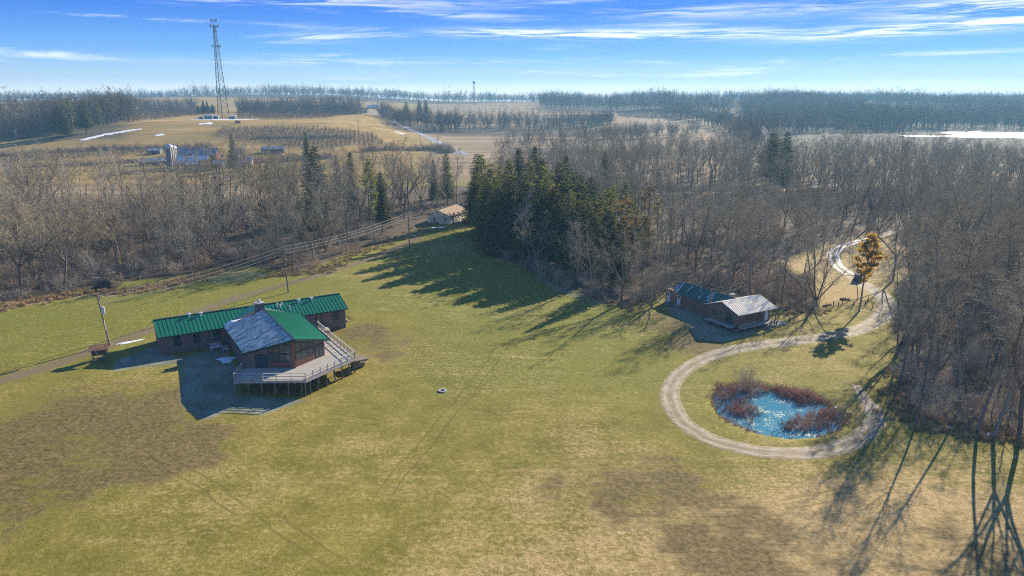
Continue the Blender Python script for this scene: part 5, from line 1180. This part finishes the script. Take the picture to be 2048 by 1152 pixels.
SNOWROOF = roof_mat('snowy_tin', (.84, .84, .84), 0, .7, .1); GREYT = roof_mat('old_grey_tin', (.16, .17, .18), .1, .6); REDW = siding('faded_red_boards', (.19, .05, .04), .3, vertical=True); GREYW = siding('grey_boards', (.17, .16, .145), .3, vertical=True); TANW = siding('yellow_boards', (.42, .33, .12), .3, vertical=True)
barn('barn', 'long farm barn whose roof is white with snow beside the silo', 388, 338, 17, 11, 3.2, 7.6, 4, GREYW, SNOWROOF, doors=2)
barn('barn', 'dark roofed red gabled barn right behind the snow white roof', 395, 322, 26, 9, 4, 8.2, 4, REDW, GREYT); barn('barn', 'small brown gabled barn with yellow boards against the snowy barn', 413, 341, 6, 6, 3.6, 6.2, 40, TANW, RUST)
barn('shed', 'low farm shed with snowy roof and dark front next to the brown gabled barn', 437, 337, 7, 6, 2.8, 4.6, 0, DARKF, SNOWROOF, 'shed'); barn('shed', 'long dark tumbledown shed on the field side of the silo', 307, 330, 15, 6, 2.4, 4.2, 22, GREYW, GREYT, 'shed')
barn('shed', 'grey hut alone on the field above the tumbledown shed', 311, 307, 8, 6, 2.2, 3.6, 5, GREYW, GREYT, 'shed'); barn('shed', 'long low dark poultry shed behind the bare farm trees', 548, 304, 15, 7, 2.4, 4.0, 2, GREYW, GREYT, 'shed'); barn('house', 'small pale farmhouse half hidden by bare trees next to the farmyard spruce', 490, 333, 9, 7, 3, 5.4, 8, CREAM, SNOWROOF, 'house')
barn('shed', 'pale blue garden shed behind the farmyard spruce', 481, 309, 5, 4, 2.3, 3.6, 10, simple('pale_blue_paint', (.28, .42, .45), .7), GREYT, 'shed'); barn('house', 'low white house at the top of the country road', 747, 217, 20, 9, 3, 6, 0, CREAM, SNOWROOF, 'house'); barn('house', 'white house with smoking chimney in the hazy wood', 1536, 322, 9, 7, 3.4, 6, 30, CREAM, GREYT, 'house')
for px, py, r_, h, lb in ((343, 337, 2.2, 14.0, 'old concrete silo with pale metal dome beside the barn'), (351, 334, 1.8, 12.5, 'second shorter silo tucked between dome silo and barn')):
    c = G(px, py); sl = thing('silo', lb, 'silo', c); mb = MB(); mb.tube([(0, 0, -.3), (0, 0, h - r_)], r_, 20, True)
    for z in range(1, int(h - r_), 1): mb.tube([(0, 0, z), (0, 0, z + .08)], r_ + .04, 20)
    mb.build('shaft', simple('silo_concrete', (.27, .23, .18), .9, .3, .6), sl); mb = MB(); mb.tube([(0, 0, h - r_ + r_ * math.sin(a * math.pi / 12)) for a in range(7)], [max(.05, r_ * 1.04 * math.cos(a * math.pi / 12)) for a in range(7)], 20, True); mb.build('dome', GALV, sl, True)
    mb = MB(); mb.beam((r_ * .7, -r_ * .75, 0), (r_ * .7, -r_ * .75, h - r_), .5, .3, (1, 0, 0)); mb.build('chute', GALV, sl)
def wagon(name, label, px, py, rz, col):
    c = G(px, py); t = thing(name, label, 'farm machine', c, R(rz)); mb = MB(); mb.add([(-1.8, -1, .9), (1.8, -1, .9), (1.8, 1, .9), (-1.8, 1, .9), (-2, -1.2, 2.3), (2, -1.2, 2.3), (2, 1.2, 2.3), (-2, 1.2, 2.3)], [(3, 2, 1, 0), (4, 5, 6, 7), (0, 1, 5, 4), (1, 2, 6, 5), (2, 3, 7, 6), (3, 0, 4, 7)]); mb.build('hopper', col, t)
    for x in (-1.2, 1.2):
        for y in (-1.1, 1.1): mb = MB(); mb.tube([(x, y - .15, .5), (x, y + .15, .5)], .5, 14, True); mb.build('wheel', BLACK, t)
    mb = MB(); mb.beam((1.8, 0, .8), (3.6, 0, .6), .15, .15); mb.build('drawbar', BLACK, t); return t, c
RED = simple('faded_red_paint', (.32, .04, .03), .6); t_, c = wagon('farm_wagon', 'red farm wagon with pale loading spout at the dark wood edge', 40, 277, 20, RED); mb = MB(); mb.beam((-1.9, 0, 1), (-2.2, 0, 6), .6, .6, (1, 0, 0)); mb.beam((-2.2, 0, 6), (-4, 0, 5.4), .7, .5); mb.build('spout', CREAM, t_)
wagon('farm_wagon', 'dark red farm wagon parked below the cell tower', 476, 247, 0, simple('dark_red_paint', (.16, .05, .04), .6))
for px, py, rz, lb, col in ((348, 344, 20, 'pale blue grey pickup parked in front of the silos', (.45, .52, .60)), (440, 314, 0, 'dark van parked behind the farm sheds', (.08, .09, .11))):
    c = G(px, py); v = thing('parked_truck', lb, 'truck', c, R(rz)); m_ = simple('truck_paint', col, .35); mb = MB(); mb.box(-2.6, -.95, .5, 2.6, .95, 1.1); mb.build('body', m_, v); mb = MB(); mb.add([(-.6, -.9, 1.1), (1.5, -.9, 1.1), (1.5, .9, 1.1), (-.6, .9, 1.1), (-.4, -.75, 1.85), (.8, -.75, 1.85), (.8, .75, 1.85), (-.4, .75, 1.85)], [(4, 5, 6, 7), (0, 1, 5, 4), (1, 2, 6, 5), (2, 3, 7, 6), (3, 0, 4, 7)]); mb.build('cab', GLASS, v)
    for x in (-1.6, 1.6):
        for y in (-.9, .9): mb = MB(); mb.tube([(x, y - .13, .4), (x, y + .13, .4)], .4, 12, True); mb.build('wheel', BLACK, v)

# cell tower
tc = G(447, 238); TH = hgt(424, 38, tc[1]) - tc[2]; tw = thing('cell_tower', 'tall three legged lattice cell tower with antennas at the top of the hill', 'tower', tc, .25)
STEEL = simple('dark_steel', (.055, .065, .075), .55, .15, metal=.3); ANT = simple('antenna_plastic', (.10, .13, .15), .6)
tr3 = lambda z: 4.9 * (1 - z / TH) + .75; leg = lambda k, z: Vector((tr3(z) * math.cos(2.094 * k + .5), tr3(z) * math.sin(2.094 * k + .5), z))
for k in range(3): mb = MB(); mb.tube([leg(k, -.5), leg(k, TH * .5), leg(k, TH * .94)], [.34, .26, .2], 8, True); mb.build('leg', STEEL, tw)
mb = MB(); z = 0.0
while z < TH * .93:
    z2_ = z + max(2.0, tr3(z) * 1.15)
    for k in range(3):
        j = (k + 1) % 3; mb.tube([leg(k, z), leg(j, min(z2_, TH * .94))], .09, 4); mb.tube([leg(j, z), leg(k, min(z2_, TH * .94))], .09, 4); mb.tube([leg(k, z), leg(j, z)], .08, 4)
    z = z2_
mb.build('bracing', STEEL, tw)
for zf, n, rr_, hh in ((.985, 9, 2.6, 2.6), (.93, 12, 3.4, 2.6), (.885, 4, 1.5, 1.4), (.735, 9, 3.6, 2.4)):
    zc = TH * zf; fr = MB()
    for k in range(n): a = 6.283 * k / n; b = 6.283 * (k + 1) / n; fr.tube([(rr_ * math.cos(a), rr_ * math.sin(a), zc), (rr_ * math.cos(b), rr_ * math.sin(b), zc)], .08, 4); fr.tube([(0, 0, zc - .4), (rr_ * math.cos(a), rr_ * math.sin(a), zc)], .06, 4)
    pf = fr.build('platform', STEEL, tw)
    for k in range(n):
        a = 6.283 * (k + rw.random() * .5) / n; q = Vector((rr_ * math.cos(a), rr_ * math.sin(a), zc + rw.uniform(-.3, .4))); mb = MB(); mb.beam(q - Vector((0, 0, hh / 2)), q + Vector((0, 0, hh / 2)), .42, .25, (-math.sin(a), math.cos(a), 0)); mb.build('antenna', ANT, pf)
mb = MB(); mb.tube([(0, 0, TH * .9), (0, 0, TH)], .12, 6, True); mb.build('mast', STEEL, tw)
TEAL = simple('shelter_paint', (.30, .38, .38), .6)
for dx, dy, L, W, h, lb in ((-14, 1, 7, 4, 3.2, 'pale equipment shelter at the outer end of the tower compound'), (-6.5, -1, 5, 3.5, 3.0, 'equipment shelter next to the tower legs'), (9, 0, 5, 3, 2.8, 'grey equipment cabinet row on the uphill side of the tower legs'), (-20, -2, 2.6, 2.2, 2.0, 'small generator box at the corner of the tower compound')):
    x, y = tc[0] + dx, tc[1] + dy; t_ = thing('equipment_shelter', lb, 'shelter', (x, y, float(Z(x, y))), .1); mb = MB(); mb.box(-L / 2, -W / 2, -.4, L / 2, W / 2, h); mb.build('wall', TEAL, t_); mb = MB(); mb.slab([(-L / 2 - .3, -W / 2 - .3, h), (L / 2 + .3, -W / 2 - .3, h), (L / 2 + .3, W / 2 + .3, h + .4), (-L / 2 - .3, W / 2 + .3, h + .4)], .15); mb.build('roof', GALV, t_); mb = MB(); mb.box(-.5, -W / 2 - .06, 0, .5, -W / 2, 2.0); mb.build('door', DARKF, t_)
ft = thing('compound_fence', 'chain link fence of posts and wires around the cell tower compound', 'fence', (tc[0], tc[1], tc[2])); fpts = [(-24, -8), (16, -8), (16, 9), (-24, 9), (-24, -8)]
wm_ = MB()
for (x0, y0), (x1, y1) in zip(fpts, fpts[1:]):
    n = int(math.hypot(x1 - x0, y1 - y0) / 3.4)
    for i in range(n):
        x, y = x0 + (x1 - x0) * i / n, y0 + (y1 - y0) * i / n; zz = float(Z(tc[0] + x, tc[1] + y)) - tc[2]; mb = MB(); mb.tube([(x, y, zz - .2), (x, y, zz + 2.2)], .07, 6, True); mb.build('fence_post', STEEL, ft)
        x2, y2 = x0 + (x1 - x0) * (i + 1) / n, y0 + (y1 - y0) * (i + 1) / n; z2_ = float(Z(tc[0] + x2, tc[1] + y2)) - tc[2]
        for hgt_ in (.3, .8, 1.3, 1.8, 2.1): wm_.tube([(x, y, zz + hgt_), (x2, y2, z2_ + hgt_)], .03, 3)
wm_.build('wire', STEEL, ft)
for px, py, h, lb in ((841, 296, 12, 'utility pole beside the country road near the wood'), (717, 262, 11, 'utility pole on the golden verge of the country road'), (566, 262, 10, 'thin pole standing in the orchard below the cell tower'), (425, 253, 9, 'short pole in front of the tower compound')):
    pole('utility_pole', px, py, py - 30, lb, h)
y_ = 1500.0; q_ = ray(948, 198); x_ = q_[0] / q_[1] * y_; z_ = float(Z(x_, y_)); hh = hgt(948, 165, y_) - z_; ms_ = thing('far_mast', 'slender far mast with a dark head on the skyline', 'tower', (x_, y_, z_)); mb = MB()
for k in range(3): a = 2.094 * k; mb.tube([(2.6 * math.cos(a), 2.6 * math.sin(a), 0), (.7 * math.cos(a), .7 * math.sin(a), hh)], .35, 5)
for i in range(14): z = hh * i / 14; r_ = 2.6 - 1.9 * i / 14; mb.tube([(r_, 0, z), (-r_ * .5, r_ * .866, z + 3)], .15, 4); mb.tube([(-r_ * .5, r_ * .866, z), (-r_ * .5, -r_ * .866, z + 3)], .15, 4)
mb.build('lattice', STEEL, ms_); mb = MB(); mb.tube([(0, 0, hh - 3), (0, 0, hh - 1.5), (0, 0, hh + 1.5), (0, 0, hh + 2.5)], [.6, 2.4, 2.4, .6], 10, True); mb.build('head', ANT, ms_)

# ------------------------------------------------------------------ orchards and far woods (masses nobody could count)
ORM = bark('orchard_bark', [(.15, .10, .07), (.22, .155, .11)], vary=.2)
OT = [[shrub(900 + i, 2.6, 20, .55).mesh('orchard_tree%d' % i, ORM)] for i in range(3)]
for i, (poly, lb) in enumerate(zip(ORCH, ('bare orchard between the dark wood and the cell tower', 'bare orchard along the crest between tower and country road', 'bare orchard on the slope below the cell tower', 'strip of bare orchard on the field above the farm', 'orchard rows on the far hazy slope'))):
    xa = [p[0] for p in poly]; ya = [p[1] for p in poly]; items = []; rowd, inr = ((6.5, 3.2) if i in (2, 3) else (9, 4.5)); ang = R(12 if i == 2 else 4)
    cx, cy = sum(xa) / len(xa), sum(ya) / len(ya); ext = max(max(xa) - min(xa), max(ya) - min(ya)) * .75
    A, B = np.meshgrid(np.arange(-ext, ext, inr), np.arange(-ext, ext, rowd)); X = cx + A * math.cos(ang) - B * math.sin(ang); Y = cy + A * math.sin(ang) + B * math.cos(ang); ok = inpoly(X.ravel(), Y.ravel(), poly)
    for x, y in zip(X.ravel()[ok], Y.ravel()[ok]):
        if rw.random() < .93: x += rw.gauss(0, .3); y += rw.gauss(0, .3); items.append((x, y, float(Z(x, y)), rw.uniform(.8, 1.25) * (1.25 if i in (0, 1, 4) else 1), 1.1))
    if len(items) > 9000: items = rw.sample(items, 9000)
    spread('orchard', lb, items, OT, rw)
hd = []
for line, h_ in ((((0, 312), (130, 303), (260, 297), (425, 294)), 1.0), (((60, 334), (160, 331), (275, 324)), .9), (((210, 352), (330, 342)), .8), (((120, 330), (300, 322), (330, 316)), .7), (((440, 330), (560, 322), (660, 316)), 1.2), (((520, 275), (700, 276)), 1.0), (((730, 302), (870, 300), (900, 305)), 1.3)):
    l2 = smooth_line(gp(*line), 60)
    for p in l2:
        for k in range(2): x, y = p[0] + rw.gauss(0, 1.5), p[1] + rw.gauss(0, 2.5); hd.append((x, y, float(Z(x, y)), rw.uniform(.5, 1.2) * h_, 1.3))
spread('hedgerow', 'low dark hedges and weeds dividing the fields', hd, SH, rw)


def belt(name, label, front, depth, n, h0, h1, protos=FAR, by_dist=False):
    fr = [(lambda r_: (r_[0] / r_[1] * y, y))(ray(px, 198)) for px, y in front] if by_dist else [p[:2] for p in gp(*front)]
    l2 = smooth_line(fr, 24); items = []; L = np.cumsum([0] + [np.linalg.norm(l2[i + 1] - l2[i]) for i in range(len(l2) - 1)])
    for k in range(n):
        s = rw.random() * L[-1]; x = np.interp(s, L, [p[0] for p in l2]); y = np.interp(s, L, [p[1] for p in l2]); dd = depth * rw.random() ** 1.2; u = math.hypot(x, y); x += x / u * dd + rw.gauss(0, 3); y += y / u * dd + rw.gauss(0, 3)
        kk = .5 + .5 * math.sin(x * .021 + y * .013) * math.sin(x * .0063 - y * .017 + 1); items.append((x, y, float(Z(x, y)) - .3, (h0 - 6 + (h1 - h0 + 9) * (.3 * rw.random() + .7 * kk)) / 20 * (1.22 if rw.random() < .06 else 1), rw.uniform(.75, 1.15)))
    return spread(name, label, items, protos, rw)


belt('far_wood', 'dark wood closing the golden field beside the big pines', ((-80, 284), (60, 275), (130, 263), (210, 251), (262, 240)), 170, 620, 18, 27)
belt('far_wood', 'bare treeline on the crest beyond the first orchard', ((230, 900), (300, 940), (390, 1000)), 80, 170, 15, 21, by_dist=True); belt('far_wood', 'bare treeline along the crest beyond the tower orchard', ((476, 860), (560, 880), (640, 880), (715, 900)), 80, 300, 17, 23, by_dist=True)
belt('far_wood', 'bare wood between the country road and the ploughed field', ((765, 236), (800, 250), (850, 263), (930, 264), (1050, 262), (1160, 260), (1222, 250)), 130, 800, 14, 22)
belt('far_wood', 'wide hazy wood behind the snow covered field', ((1480, 268), (1560, 268), (1700, 266), (1800, 262), (1930, 258), (2100, 260)), 420, 2200, 17, 26)
belt('far_wood', 'hazy treeline across the far slope behind the orchard rows', ((1080, 1250), (1300, 1150), (1500, 1100), (1700, 1300), (2100, 1400)), 400, 2800, 18, 26, by_dist=True)
belt('far_wood', 'faint blue woods along the skyline', ((-60, 1900), (300, 1900), (700, 1700), (1000, 1800), (1300, 1900), (1700, 1800), (2120, 1800)), 700, 4200, 20, 30, by_dist=True)
belt('far_wood', 'loose bare trees where the ploughed field meets the wide hazy wood', ((1330, 1050), (1400, 900), (1460, 720), (1500, 560), (1560, 500)), 60, 260, 13, 22, by_dist=True)
belt('far_wood', 'line of bare trees along the edge of the ploughed field', ((995, 300), (1100, 292), (1220, 285), (1300, 277), (1400, 275)), 80, 300, 10, 18)

# ------------------------------------------------------------------ chimney smoke and the air
c = G(1536, 322); SMK = bpy.data.materials.new('smoke'); SMK.use_nodes = True; t = NT(SMK.node_tree); t.t.nodes.clear(); out = t.t.nodes.new('ShaderNodeOutputMaterial')
t.t.links.new(t.n('ShaderNodeVolumePrincipled', {'Color': (.95, .96, 1, 1), 'Density': .06, 'Anisotropy': .2}), out.inputs['Volume'])
mb = MB(); mb.tube([(0, 0, 6), (-.3, 0, 8), (-.9, .2, 11), (-2.0, .3, 15), (-3.6, .5, 19), (-5, .6, 22)], [.5, 1.0, 1.4, 1.8, 2.0, .6], 10, True); o = mb.build('smoke', SMK, None, True); o.location = c; tag(o, 'thin white smoke rising from the house in the hazy wood', kind='stuff')
HZM = bpy.data.materials.new('haze'); HZM.use_nodes = True; t = NT(HZM.node_tree); t.t.nodes.clear(); out = t.t.nodes.new('ShaderNodeOutputMaterial')
t.t.links.new(t.n('ShaderNodeVolumePrincipled', {'Color': (.27, .56, .78, 1), 'Density': .00025, 'Anisotropy': .2}), out.inputs['Volume'])
mb = MB(); mb.box(-6100, -500, -8, 6100, 3800, 124); o = mb.build('haze', HZM); tag(o, 'thin blue winter haze over fields and woods', kind='stuff')
